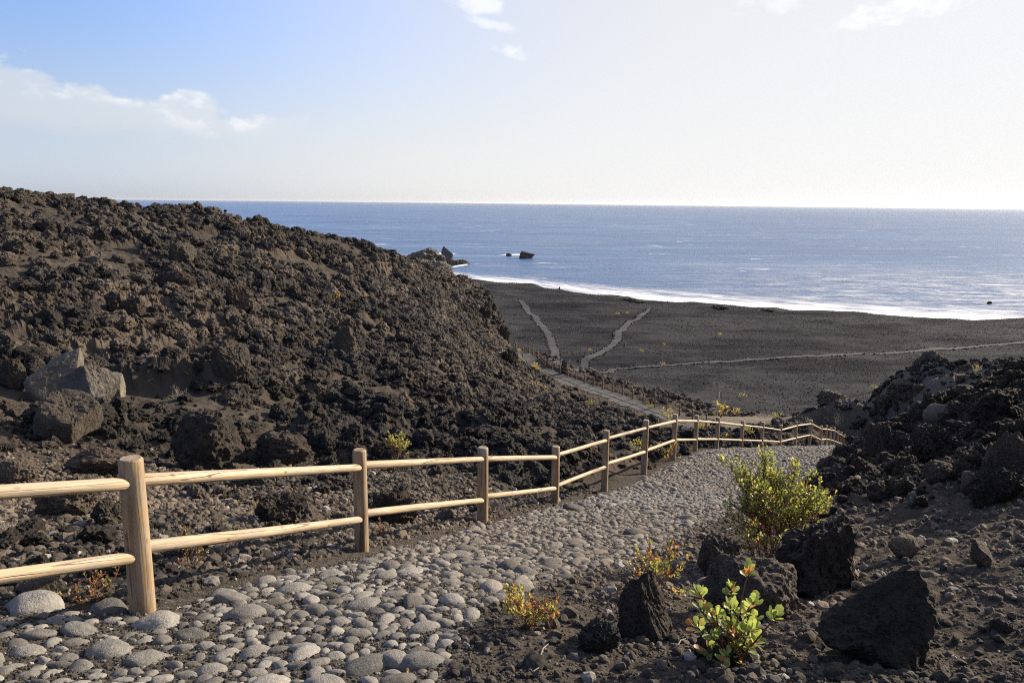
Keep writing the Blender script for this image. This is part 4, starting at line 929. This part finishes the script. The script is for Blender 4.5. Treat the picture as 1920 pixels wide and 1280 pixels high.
LM = [('split boulder', 120, 750), ('big rounded boulder', 376, 830), ('low domed boulder', 524, 850), ('nearest fence post', 255, 1000), ('second fence post', 676, 945), ('third fence post', 904, 910), ('fourth fence post', 1040, 890), ('fifth fence post', 1134, 865),
      ('sixth fence post', 1208, 838), ('seventh fence post', 1264, 820), ('lone brown boulder', 424, 675), ('tan upper boulder', 338, 475), ('long dark slope boulder', 318, 525), ('boulder on the ash slide', 643, 640), ('yellow-green shrub', 748, 835), ('end of the lava ridge', 905, 590),
      ('far fence', 1110, 725), ('pale dry twigs', 178, 690), ('dark grey slope boulder', 242, 582), ('craggy boulder train', 440, 555), ('grey twiggy shrub', 935, 950), ('straw-coloured shrub', 335, 742), ('pale mid-slope shrub', 502, 570), ('left picture edge', -20, 800), ('left edge rails', -20, 980), ('ochre shrubs of the lower path', 1003, 700),
      ('large green bush', 1455, 920), ('craggy black boulder', 1543, 1045), ('wedge-shaped boulder', 1672, 1180), ('bright succulent', 1380, 1140), ('triangular boulder', 1212, 1150), ('pale blue-grey slab', 1772, 770), ('knobbly edge boulder', 1892, 860), ('far outcrop peak', 1770, 650), ('last fence posts', 1590, 830), ('right picture edge', 1935, 1150), ('flat-topped grey stone', 1697, 1025), ('small pointed stone', 1847, 1040), ('orange succulent', 985, 1140), ('red-tipped shrub', 1228, 1070), ('domed far crag', 1735, 700), ('black crag at the bank end', 1668, 830), ('red-stemmed plant', 360, 1045), ('reddish sprawling plant', 165, 1095), ('flat grey stone', 66, 1110), ('rugged grey block', 112, 945), ('reddish clod', 196, 965), ('dark clod', 520, 965), ('dark hollow lump', 735, 965), ('pale green sprout', 482, 950), ('dark boulder left of the post', 172, 875), ('pink-stemmed plant', 712, 995), ('slender sprout', 345, 1010)]
USED = set()
def say(kind, u, v, sp, grp):
    """a label that names the nearest landmark and the side the stone lies on"""
    size = 'big' if sp > 26 else ('large' if sp > 18 else ('mid-sized' if sp > 12 else 'small'))
    near_ = sorted(LM, key=lambda l: (l[1] - u) ** 2 + (1.6 * (l[2] - v)) ** 2)[:14]
    for nm, lx, ly in near_:
        dx, dy = u - lx, v - ly
        hor = 'left of' if dx < 0 else 'right of'; ver = 'above' if dy < 0 else 'below'
        rel = hor if abs(dx) > 2.2 * abs(dy) else (ver if abs(dy) > 2.2 * abs(dx) else ('upper ' if dy < 0 else 'lower ') + hor)
        if 'edge' in nm: rel = 'near'
        dist = math.hypot(dx, dy); far_ = '' if rel == 'near' else ('just ' if dist < 70 else ('' if dist < 150 else 'well '))
        for s2 in (size,):
            lab = '%s %s %s%s the %s' % (s2, kind, far_, rel, nm)
            if lab not in USED: USED.add(lab); return lab, grp
    nm, lx, ly = near_[0]
    return '%s %s among others near the %s' % (size, kind, nm), grp
def where_left(u, v, sp): return say('brown lava rock', u, v, sp, 'lava rocks on the left slope')
def where_right(u, v, sp): return say('black lava rock', u, v, sp, 'lava rocks on the right banks')
def where_near(u, v, sp): return say('rough loose stone', u, v, sp, 'loose stones in the right foreground')
for key in PLN: PLN[key] = np.concatenate([PLN[key], KERB[key]])
split_big(L_, CL, 190, where_left)
split_big(R_, CLD + CLD, 50, where_right)
split_big(NR, PB2, 30, where_near, 'loose_stone')
def stuff(name, D, coll, label, cat): o = scatter(name, D['pos'], D['rot'], D['scl'], D['idx'], coll); structure(o, 'stuff'); tag(o, label, cat)
stuff('lava_rubble', L_, proto_collection('clinker', CL), 'brown lava rubble covering the slope left of the fence', 'rubble')
stuff('lava_rubble', FAR, proto_collection('far_clinker', CL), 'brown lava rubble on the far right outcrop', 'rubble')
stuff('lava_rubble', R_, proto_collection('dark_clinker', CLD), 'black lava rubble on the banks right of the path', 'rubble')
pc = proto_collection('gravel', PB2)
stuff('gravel', NL, pc, 'loose brown gravel just behind the fence', 'gravel')
stuff('gravel', NR, pc, 'dark gravel on the ground right of the path', 'gravel')
stuff('grit', GR, pc, 'fine grit between the cobbles', 'gravel')
stuff('plain_gravel', PLN, proto_collection('plain_gravel', PL2), 'black gravel strewn over the beach plain', 'gravel')

# ------------------------------------------------------------------ plants
def tube(pts, r0, r1, seg=5):
    pts = np.array(pts, float); n = len(pts); v = []; f = []
    for k in range(n):
        t = pts[min(k + 1, n - 1)] - pts[max(k - 1, 0)]; t /= np.linalg.norm(t) + 1e-9
        a = np.cross(t, [0.3, 0.9, 0.2]); a /= np.linalg.norm(a) + 1e-9; b = np.cross(t, a); r = r0 + (r1 - r0) * k / max(n - 1, 1)
        for s in range(seg):
            an = 2 * math.pi * s / seg; v.append(pts[k] + r * (a * math.cos(an) + b * math.sin(an)))
    for k in range(n - 1):
        for s in range(seg): a_, b_ = k * seg + s, k * seg + (s + 1) % seg; f.append((a_, b_, b_ + seg, a_ + seg))
    return np.array(v), np.array(f)
class Pack:
    def __init__(s): s.v = []; s.f = []; s.n = 0; s.c = []
    def add(s, v, f, c=None):
        s.v.append(v); s.f.append(np.asarray(f) + s.n); s.n += len(v)
        if c is not None: s.c.append(np.tile(np.append(c, 1.0), (len(v), 1)))
    def build(s, name, mat, parent, smooth=True):
        m = mesh_from(name, np.vstack(s.v), np.vstack(s.f), smooth)
        if s.c: attr(m, 'tint', np.vstack(s.c), 'FLOAT_COLOR')
        return link(name, m, mat, parent)
# a spoon-shaped leaf, along +x, upper side +z
_lv = np.array([(0, 0, 0), (.30, .09, .03), (.30, -.09, .03), (.30, 0, .0), (.62, .25, .09), (.62, -.25, .09), (.62, 0, .03), (.88, .22, .15), (.88, -.22, .15), (.88, 0, .10), (1.0, 0, .17)])
_lf = np.array([(0, 3, 1, 1), (0, 2, 3, 3), (1, 3, 6, 4), (3, 2, 5, 6), (4, 6, 9, 7), (6, 5, 8, 9), (7, 9, 10, 10), (9, 8, 10, 10)])
def leaf_mesh(name, mat):
    m = bpy.data.meshes.new(name); m.from_pydata([tuple(q) for q in _lv], [], [tuple(dict.fromkeys(q)) for q in _lf.tolist()]); m.update()
    for p in m.polygons: p.use_smooth = True
    m.materials.append(mat); return m
_lt = np.array([(0, 3, 1), (0, 2, 3), (1, 3, 4), (3, 6, 4), (3, 2, 6), (2, 5, 6), (4, 6, 7), (6, 9, 7), (6, 5, 9), (5, 8, 9), (7, 9, 10), (9, 8, 10)])
def frame(d, roll=0.0):
    """rotation whose x axis is d and whose z axis leans up"""
    d = np.asarray(d, float); d /= np.linalg.norm(d) + 1e-9; u = np.array([0, 0, 1.0]) if abs(d[2]) < 0.95 else np.array([1.0, 0, 0])
    y = np.cross(u, d); y /= np.linalg.norm(y); z = np.cross(d, y); c, s = math.cos(roll), math.sin(roll)
    y2 = y * c + z * s; z2 = z * c - y * s
    return np.stack([d, y2, z2], 1)
def branch(r_, p, d, L, bend=0.25, n=5, grav=0.0):
    out = [np.array(p, float)]; d = np.array(d, float); d /= np.linalg.norm(d)
    for k in range(n):
        d = d + r_.normal(0, bend / n ** 0.5, 3) + np.array([0, 0, grav / n]); d /= np.linalg.norm(d); out.append(out[-1] + d * L / n)
    return out, d
def skeleton(r_, H, spread, n1, n2, n3, up=0.9):
    """stems of a bush: list of (points, r0, r1), list of tips (point, direction)"""
    stems, tips = [], []
    for a in range(n1):
        an = 2 * math.pi * (a + r_.rand() * 0.8) / n1; tl = spread * r_.uniform(0.25, 1.0)
        p, d = branch(r_, (r_.normal(0, .02), r_.normal(0, .02), -0.03), (math.cos(an) * tl, math.sin(an) * tl, up), H * r_.uniform(0.5, 0.72), 0.25, 6, 0.1)
        stems.append((p, .012 * H, .007 * H))
        for b in range(n2):
            k = r_.randint(2, 7); q = p[min(k, 6)]; dd = d + r_.normal(0, 0.55, 3); dd[2] = abs(dd[2]) * 0.8 + 0.25
            p2_, d2 = branch(r_, q, dd, H * r_.uniform(0.25, 0.45), 0.3, 4, 0.15); stems.append((p2_, .007 * H, .004 * H))
            for c in range(n3):
                q3 = p2_[r_.randint(2, 5)]; d3 = d2 + r_.normal(0, 0.5, 3); d3[2] = d3[2] * 0.7 + 0.3
                p3, d4 = branch(r_, q3, d3, H * r_.uniform(0.10, 0.2), 0.3, 3); stems.append((p3, .004 * H, .0022 * H)); tips.append((p3[-1], d4, p3))
            tips.append((p2_[-1], d2, p2_))
    return stems, tips
GREEN = [(.15, .19, .065), (.23, .27, .085), (.31, .335, .10), (.37, .375, .12)]
YEL = [(.34, .30, .10), (.42, .35, .14), (.30, .28, .10), (.41, .31, .13)]
RED = [(.25, .10, .06), (.32, .17, .08), (.20, .08, .06), (.34, .24, .10)]
def bush(name, label, cat, loc, H, spread, cnt, pal, weights, leaf, per, seed, group=None, stem_mat=None, widen=1.0, lowred=0.0, fit=None, bare=None):
    r_ = np.random.RandomState(seed); root = empty(name, loc, label, cat, group)
    stems, tips = skeleton(r_, H, spread, *cnt); pk = Pack(); zs = H / max(t_[0][2] for t_ in tips)
    if fit: widen = 0.5 * fit / np.percentile([math.hypot(t_[0][0], t_[0][1]) for t_ in tips], 92)
    if bare: tips = [t_ for t_ in tips if t_[0][2] * zs > bare * H or r_.rand() < 0.3]
    for p, a, b in stems:
        v, f = tube(p, max(a, .0022), max(b, .0015), 4); v[:, :2] *= widen; v[:, 2] *= zs; pk.add(v, f)
    pk.build('stems', stem_mat or M_STEM, root)
    pk = Pack(); flat_ = [c for pl in pal for c in pl]; wts = np.concatenate([np.full(len(pl), w_ / len(pl)) for pl, w_ in zip(pal, weights)]); wts /= wts.sum()
    reds = np.array(RED)
    for p, d, pts in tips:
        base = flat_[r_.choice(len(flat_), p=wts)]
        if lowred and p[2] < H * 0.5 and r_.rand() < lowred: base = reds[r_.randint(4)]
        for k in range(per):
            t = r_.uniform(0.35, 1.0); i = t * (len(pts) - 1); i0 = int(i); q = pts[i0] + (pts[min(i0 + 1, len(pts) - 1)] - pts[i0]) * (i - i0)
            an = k * 2.4 + r_.rand(); side = np.cross(d, [math.cos(an), math.sin(an), 0.3]); ld = d * r_.uniform(0.3, 1.1) + side * 0.9 + np.array([0, 0, 0.25])
            M3 = frame(ld, r_.normal(0, 0.4)); s_ = leaf * r_.uniform(0.65, 1.25); v = (_lv * s_) @ M3.T + q * np.array([widen, widen, zs])
            pk.add(v, _lt, np.clip(np.array(base) * r_.uniform(0.75, 1.25), 0, .8))
    o = pk.build('foliage', M_LEAF, root); o['kind'] = 'stuff'
    return root
def dry(name, label, loc, H, seed, n=26, group=None, spread=0.9):
    r_ = np.random.RandomState(seed); root = empty(name, loc, label, 'shrub', group); pk = Pack()
    for k in range(n):
        an = r_.uniform(0, 6.28); tl = r_.uniform(0.2, 1.2) * spread; p, d = branch(r_, (r_.normal(0, .05 * H), r_.normal(0, .05 * H), -0.02), (math.cos(an) * tl, math.sin(an) * tl, 0.8), H * r_.uniform(0.5, 1.0), 0.5, 5)
        v, f = tube(p, .010 * H + .001, .004 * H + .0008, 4); pk.add(v, f)
        for b in range(4):
            q = p[r_.randint(2, 6)]; p2_, _ = branch(r_, q, d + r_.normal(0, .7, 3), H * r_.uniform(0.15, 0.35), 0.4, 3); v, f = tube(p2_, .005 * H + .0008, .002 * H + .0006, 3); pk.add(v, f) if len(f) else None
    pk.v = pk.v; f3 = pk.f; pk.build('twigs', M_TWIG, root); return root
def at(x, y): return hit([(x, y)])[0]
def px_size(q, n): return n * ((q - CAM) @ FW) / F

# the bright succulent in front: every leaf its own part
q = at(1372, 1246); SL = leaf_mesh('leaf', M_SUCC)
succ = empty('succulent', q, 'bright green succulent with spoon-shaped leaves in the right foreground', 'plant')
u_px = px_size(q, 1.0)
tips_px = [(-68, 150), (-62, 118), (-2, 152), (3, 118), (42, 168), (34, 138), (66, 128), (-12, 132), (-34, 108), (-46, 78), (-60, 62), (-38, 92), (14, 108), (20, 88), (-8, 72), (32, 96), (46, 84), (8, 62), (-26, 58), (24, 58), (-4, 40), (16, 36), (-30, 34), (34, 46), (-50, 44), (2, 88), (26, 116), (-14, 98), (44, 62), (-18, 22), (10, 18)]
r_ = np.random.RandomState(77); pk = Pack(); nleaf = 0
for k, (tx, ty) in enumerate(tips_px):
    tip = np.array([tx * u_px, r_.normal(0, 0.07), ty * u_px * 1.02 - 0.03]); n = 5; mid = tip * np.array([0.35, 0.5, 0.5]) + r_.normal(0, .012, 3)
    pts = [np.array([r_.normal(0, .01), r_.normal(0, .01), -0.04]) * (1 - t) ** 2 + 2 * t * (1 - t) * mid + t * t * tip for t in np.linspace(0, 1, 7)]
    v, f = tube(pts, 0.0065, 0.0035, 5); pk.add(v, f); d = pts[-1] - pts[-2]; d = d / np.linalg.norm(d)
    for j in range(9):
        if nleaf >= 290: break
        an = j * 2.4 + r_.rand(); el_ = 0.15 + 0.9 * (j / 9.0); back = pts[-1] - d * 0.030 * (1 - j / 9.0) * 1.5
        side = np.cross(d, [math.cos(an), math.sin(an), 0.2]); side /= np.linalg.norm(side) + 1e-9
        ld = side * math.cos(el_) + d * math.sin(el_) + np.array([0, 0, 0.2])
        o = bpy.data.objects.new('leaf', SL); C.objects.link(o); o.parent = succ; nleaf += 1
        M3 = frame(ld, r_.normal(0, 0.3)); s_ = 0.062 * r_.uniform(0.75, 1.25)
        o.matrix_basis = Matrix.Translation(Vector(back)) @ Matrix(M3.tolist()).to_4x4() @ Matrix.Diagonal((s_, s_ * 1.15, s_, 1))
pk.build('stems', M_STEM, succ)

q = at(1440, 1045); hgt = px_size(q, 215)
bush('shrub', 'large green-leaved bush growing on the right edge of the path', 'bush', q, hgt, 1.15, (13, 9, 8), [GREEN, YEL, RED], [0.86, 0.12, 0.02], 0.032, 8, 501, None, M_STEM, 0.62, 0.2, fit=px_size(q, 180), bare=0.42)
q = at(1425, 1062); bush('shrub', 'straggly red and green shrub in front of the large bush', 'bush', q, px_size(q, 105), 0.7, (6, 4, 3), [GREEN, RED], [0.72, 0.28], 0.032, 4, 502, None, M_STEM, 1.0)
dry('dry_shrub', 'tangle of bare grey twigs under the large green bush', at(1475, 1062), px_size(at(1475, 1062), 90), 503, 34)
q = at(1228, 1112); bush('shrub', 'red-tipped shrub behind the triangular black boulder', 'bush', q, px_size(q, 100), 0.65, (7, 4, 3), [GREEN, YEL, RED], [0.42, 0.2, 0.38], 0.028, 6, 504, None, M_STEM, 1.05)
q = at(985, 1172); bush('shrub', 'low orange and yellow succulent on the path edge', 'plant', q, px_size(q, 72), 1.1, (8, 3, 3), [YEL, RED, GREEN], [0.5, 0.3, 0.25], 0.028, 7, 505, None, M_STEM, 1.2)
q = at(1036, 1182); bush('shrub', 'small red-stemmed sprout right of the low orange succulent', 'plant', q, px_size(q, 62), 0.5, (4, 2, 2), [GREEN, RED], [0.5, 0.5], 0.026, 6, 506)
q = at(890, 1128); bush('shrub', 'single orange sprout between the path stones', 'plant', q, px_size(q, 24), 0.3, (3, 1, 1), [RED, YEL], [0.6, 0.4], 0.022, 6, 507)
q = at(768, 1283); bush('shrub', 'tiny orange sprout at the bottom picture edge', 'plant', q, px_size(q, 24), 0.3, (3, 1, 1), [RED, YEL], [0.6, 0.4], 0.022, 6, 508)
q = at(360, 1070); bush('shrub', 'red-stemmed plant under the rail right of the nearest post', 'plant', q, px_size(q, 62), 0.6, (6, 2, 2), [RED, YEL], [0.75, 0.25], 0.022, 5, 509)
q = at(345, 1020); bush('shrub', 'slender green-tipped sprout above the lower rail', 'plant', q, px_size(q, 34), 0.3, (3, 2, 1), [YEL, RED], [0.6, 0.4], 0.02, 5, 510)
q = at(165, 1120); bush('shrub', 'reddish sprawling plant left of the nearest post', 'plant', q, px_size(q, 60), 1.0, (8, 3, 2), [RED, YEL], [0.65, 0.35], 0.022, 5, 511, None, M_STEM, 1.3)
q = at(712, 1008); bush('shrub', 'small pink-stemmed plant right of the second post', 'plant', q, px_size(q, 36), 0.7, (5, 2, 2), [RED], [1], 0.02, 5, 512)
q = at(482, 960); bush('shrub', 'pale green sprout on the rubble between the rails', 'plant', q, px_size(q, 26), 0.4, (3, 2, 1), [YEL, GREEN], [0.5, 0.5], 0.022, 5, 513)
q = at(748, 858); bush('shrub', 'yellow-green shrub alone on the dark rubble behind the fence', 'bush', q, px_size(q, 48), 0.5, (7, 4, 3), [YEL, GREEN], [0.75, 0.25], 0.045, 6, 514)
q = at(1250, 866); bush('shrub', 'green and red shrub at the foot of the sixth post', 'bush', q, px_size(q, 42), 0.8, (6, 3, 3), [GREEN, YEL, RED], [0.5, 0.2, 0.3], 0.04, 6, 515)
q = at(1195, 852); bush('shrub', 'yellowish shrub behind the rails before the sixth post', 'bush', q, px_size(q, 34), 0.8, (5, 3, 3), [YEL, GREEN], [0.5, 0.5], 0.04, 6, 516)
dry('dry_shrub', 'grey twiggy shrub at the foot of the third post', at(935, 965), px_size(at(935, 965), 50), 517, 30)
SMALL = [(1003, 704, 26, 'ochre shrub at the near edge of the lower path'), (966, 690, 26, 'ochre shrub left of the lower path bend'), (970, 668, 20, 'small ochre shrub by the top of the far fence'), (1015, 742, 22, 'yellow shrub below the lower path'), (1000, 732, 20, 'orange shrub below the lower path bend'),
         (1107, 765, 20, 'yellow-green shrub on the rubble under the lower path'), (634, 560, 18, 'pale yellow shrub in the middle of the lava slope'), (1218, 768, 16, 'orange tuft beside the far fence'), (1253, 788, 26, 'yellow shrub at the near end of the lower path'),
         (1366, 788, 34, 'tall yellow shrub beside the thin pole in the hollow'), (1394, 780, 20, 'small yellow shrub on the sandy patch'), (1474, 792, 18, 'yellow-green shrub right of the sandy patch'), (1312, 812, 24, 'yellow shrub seen over the fence at the eighth post'), (1358, 826, 22, 'yellow shrub seen between the rails at the ninth post'), (1402, 818, 22, 'greenish shrub seen between the rails at the tenth post'),
         (1606, 846, 22, 'orange shrub at the far end of the fence'), (1639, 733, 14, 'small yellow shrub on the slope below the right outcrop'), (1800, 748, 22, 'green shrub behind the right bank'), (1832, 696, 14, 'yellow shrub on the far right outcrop'), (1864, 712, 12, 'small orange shrub above the right bank'),
         (1158, 592, 10, 'small ochre tuft left of the pair near the middle track'), (1176, 590, 9, 'small ochre tuft right of the pair near the middle track'), (1245, 650, 10, 'ochre tuft on the plain between the two right tracks'), (1203, 661, 9, 'tiny ochre tuft on the plain below the middle track'), (1107, 661, 10, 'ochre tuft beside the foot of the middle track'), (1243, 687, 12, 'ochre tuft on the near edge of the right track'), (1395, 746, 12, 'ochre tuft at the near edge of the black plain'), (1350, 632, 11, 'brown tuft on the plain right of the middle track'),
         (6, 494, 14, 'yellow shrub cut by the left edge high on the slope'), (355, 706, 14, 'yellow tuft beside the rounded boulder on the gravel slope')]
HOLLOW = {(1366, 788): 74, (1394, 780): 77, (1474, 792): 70}
for k, (x, y, s_, lab) in enumerate(SMALL):
    q = on(x, HOLLOW[(x, y)]) if (x, y) in HOLLOW else at(x, y); pal = [GREEN, YEL] if 'green' in lab else [YEL, RED]
    s_ = s_ * (0.75 if y < 690 else 0.9)
    bush('shrub', lab, 'bush', q, px_size(q, s_), 0.75, (6, 3, 2), pal, [0.5, 0.5] if 'green' in lab else [0.95, 0.05], px_size(q, s_) * 0.10, 6, 530 + k, 'yellow shrubs on the lava', M_STEM, 1.1)
DRY = [(28, 470, 30, 'grey dry shrub high at the left picture edge'), (85, 520, 22, 'grey dry twigs on the upper left slope'), (502, 580, 22, 'pale dry shrub in mid slope'), (178, 700, 34, 'pale dry twigs above the split boulder'), (335, 750, 30, 'straw-coloured dry shrub behind the big rounded boulder'), (1568, 800, 30, 'grey dry shrub below the right outcrop'), (1532, 822, 22, 'grey dry shrub behind the fence near its far end'), (22, 1000, 50, 'tangle of pale dry twigs at the left edge behind the rails'), (620, 745, 20, 'dry twigs on the dark ash of mid slope'), (1590, 845, 16, 'dry tuft at the last fence posts')]
for k, (x, y, s_, lab) in enumerate(DRY): q = at(x, y); dry('dry_shrub', lab, q, px_size(q, s_), 580 + k, 26, 'dry shrubs')
# fallen twigs on the soil
def twig(label, pts, r=0.004):
    q = hit(pts); q[:, 2] += 0.012; q[1:-1, 2] += 0.01; v, f = tube([q[0] + (q[-1] - q[0]) * 0] + list(q[1:]), r, r * 0.6, 5); m = mesh_from('twig', v, f, True)
    o = link('twig', m, M_TWIG); tag(o, label, 'twig', 'fallen twigs'); return o
for lab, pts in [('bent pale twig in front of the path soil', [(1012, 1238), (1018, 1222), (1028, 1210)]), ('thin pale twig leaning by the small clod', [(1268, 1218), (1276, 1206), (1286, 1200)]), ('curved pale twig between succulent and wedge boulder', [(1546, 1160), (1568, 1148), (1592, 1146), (1612, 1150)]),
                 ('short twig beside the bright succulent', [(1420, 1146), (1436, 1150), (1444, 1154)]), ('brown twig on the gravel right of the nearest post', [(288, 1124), (310, 1130), (326, 1130)]), ('orange-brown twig near the first cobbles', [(326, 1150), (336, 1144), (346, 1140)]), ('grey stick beside the nearest post', [(284, 1064), (290, 1076), (298, 1086)]), ('short pale twig at the bottom edge below the path soil', [(1000, 1262), (1014, 1256), (1022, 1250)])]:
    twig(lab, pts)
# pale pebbles that catch the eye on the right bank
for k, (x, y, s_, lab) in enumerate([(1736, 972, 8, 'white pebble on the dark slope of the right bank'), (1795, 965, 6, 'tiny white pebble above the other on the right bank'), (1481, 1264, 12, 'white stone at the bottom edge left of the wedge boulder'), (1500, 1282, 9, 'white pebble at the bottom picture edge'), (1598, 1062, 14, 'pale pebble leaning on the craggy black boulder')]):
    B('pebble', lab, x, y, s_, s_ * 0.8, M_COBBLE, 620 + k, dict(sub=3, planes=6, cut=(0.7, 1), lump=0.15, rough=0.04, fine=0.01, sharp=10), 0.9, smooth=True)

# ------------------------------------------------------------------ small built things on the plain
m_, t_, b_ = principled('bleached_wood', 0.85, 0.2); tc_ = t_.new('ShaderNodeTexCoord'); t_.put(b_.inputs['Base Color'], t_.mix(t_.noise(tc_.outputs['Object'], 4.0, 3.0), col(.38, .33, .26), col(.50, .45, .37))); M_BLEACH = m_
q = on(1359, 76); hp = px_size(q, 46); cross = empty('marker_pole', q, 'thin grey pole with a low pale crossbar in the hollow', 'pole')
pole('upright', q + [0, 0, -0.2], q + [0.06, 0, hp], 0.075, 0.06, M_BLEACH, cross, 700, 8, 4)
u1 = px_size(q, 1.0)
pole('crossbar', q + [-16 * u1, 0, 13 * u1], q + [10 * u1, 0, 16.5 * u1], 0.085, 0.08, M_BLEACH, cross, 701, 8, 4)
q = at(1060, 698); u1 = px_size(q, 1.0)
B('standing_stone', 'dark upright stone where the tracks meet', 1058, 699, 13, 22, M_DARK, 703, ANG, 0.6)
sg = empty('signpost', at(1067, 700), 'brown wooden signpost beside the dark upright stone', 'sign'); q = at(1067, 700)
pole('post', q + [0, 0, -0.2], q + [0, 0, 26 * u1], 0.08, 0.07, M_OLDWOOD, sg, 704, 8, 3); pole('board', q + [-0.1, 0, 10 * u1], q + [5 * u1, -0.1, 5 * u1], 0.16, 0.14, M_OLDWOOD, sg, 705, 4, 3)
q = at(1031, 684); bar = empty('barrier', q, 'low pale barrier bar across the left track', 'barrier'); u1 = px_size(q, 1.0)
pole('bar', q + [0, 0, 5 * u1], q + [13 * u1, 0, 5 * u1], 0.07, 0.07, M_BLEACH, bar, 706, 8, 3)
for dx in (0, 13): pole('post', q + [dx * u1, 0, -0.3], q + [dx * u1, 0, 5.5 * u1], 0.07, 0.06, M_OLDWOOD, bar, 707 + dx, 8, 3)
q = at(1080, 547); dw = empty('driftwood', q, 'pale driftwood log lying on the black beach', 'log'); pole('log', q + [-1.2, 0, 0.15], q + [1.3, 0.4, 0.2], 0.28, 0.18, M_BLEACH, dw, 730, 8, 5, 0.12)
pole('branch_stub', q + [0.2, 0.1, 0.2], q + [0.9, -0.1, 0.75], 0.10, 0.05, M_BLEACH, dw, 731, 6, 3)

# the walker at the water's edge
def person():
    q = at(1049, 546); m = bpy.data.meshes.new('person')
    J = dict(pelvis=(0, 0, .92), belly=(0, 0, 1.08), chest=(0, 0, 1.32), neck=(0, 0, 1.46), head=(0, .01, 1.56), crown=(0, .0, 1.68), shl=(.17, 0, 1.38), ell=(.23, .03, 1.12), wrl=(.22, -.05, .90), hal=(.215, -.07, .82), shr=(-.17, 0, 1.38), elr=(-.23, .03, 1.12), wrr=(-.22, -.05, .90), har=(-.215, -.07, .82),
             hil=(.09, 0, .88), knl=(.10, -.05, .48), anl=(.10, .02, .09), tol=(.11, -.15, .04), hir=(-.09, 0, .88), knr=(-.10, .03, .48), anr=(-.10, .10, .09), tor=(-.11, -.06, .04))
    E = [('pelvis', 'belly'), ('belly', 'chest'), ('chest', 'neck'), ('neck', 'head'), ('head', 'crown'), ('chest', 'shl'), ('shl', 'ell'), ('ell', 'wrl'), ('wrl', 'hal'), ('chest', 'shr'), ('shr', 'elr'), ('elr', 'wrr'), ('wrr', 'har'), ('pelvis', 'hil'), ('hil', 'knl'), ('knl', 'anl'), ('anl', 'tol'), ('pelvis', 'hir'), ('hir', 'knr'), ('knr', 'anr'), ('anr', 'tor')]
    Rr = dict(pelvis=.15, belly=.14, chest=.16, neck=.06, head=.095, crown=.07, shl=.075, ell=.055, wrl=.04, hal=.04, shr=.075, elr=.055, wrr=.04, har=.04, hil=.10, knl=.07, anl=.05, tol=.045, hir=.10, knr=.07, anr=.05, tor=.045)
    ks = list(J); m.from_pydata([J[k] for k in ks], [(ks.index(a), ks.index(b)) for a, b in E], []); m.update()
    mt, t, b = principled('walker_clothes', 0.85, 0.2); tcn = t.new('ShaderNodeTexCoord'); sp = t.new('ShaderNodeSeparateXYZ'); t.l.new(tcn.outputs['Object'], sp.inputs[0])
    c = t.mix(t.mapr(sp.outputs[2], .90, .93), col(.02, .022, .03), col(.03, .028, .03)); c = t.mix(t.mapr(sp.outputs[2], 1.45, 1.47), c, col(.35, .22, .16)); c = t.mix(t.mapr(sp.outputs[2], 1.60, 1.63), c, col(.03, .02, .015)); t.put(b.inputs['Base Color'], c)
    o = link('person', m, mt); sk = o.modifiers.new('skin', 'SKIN'); lay = m.skin_vertices[0] if m.skin_vertices else None
    if lay is None:
        bm = bmesh.new(); bm.from_mesh(m); bm.verts.layers.skin.verify(); bm.to_mesh(m); bm.free(); lay = m.skin_vertices[0]
    for i, k in enumerate(ks): lay.data[i].radius = (Rr[k], Rr[k] * .85)
    lay.data[0].use_root = True
    o.modifiers.new('smooth', 'SUBSURF').levels = 1; o.modifiers['smooth'].render_levels = 2
    o.location = (q[0], q[1], q[2]); o.rotation_euler = (0, 0, 2.6); tag(o, 'distant walker in dark clothes standing at the edge of the surf', 'person')
person()

# ------------------------------------------------------------------ sea air: thin haze that softens the far water
def haze():
    bm = bmesh.new(); bmesh.ops.create_cube(bm, size=1.0); m = bpy.data.meshes.new('haze'); bm.to_mesh(m); bm.free()
    o = link('haze', m); o.scale = (182000, 182000, 134); o.location = (0, 0, 134 / 2 - 24)
    mt = bpy.data.materials.new('sea_air'); mt.use_nodes = True; t = NT(mt.node_tree); t.n.clear()
    v = t.new('ShaderNodeVolumePrincipled'); v.inputs['Color'].default_value = col(.95, .96, .97); v.inputs['Density'].default_value = 1.3e-5; v.inputs['Anisotropy'].default_value = 0.45
    out = t.new('ShaderNodeOutputMaterial'); t.l.new(v.outputs[0], out.inputs['Volume']); m.materials.append(mt); structure(o, 'stuff'); tag(o, 'thin bright sea haze over the water and coast', 'haze')
if HAZE: haze()
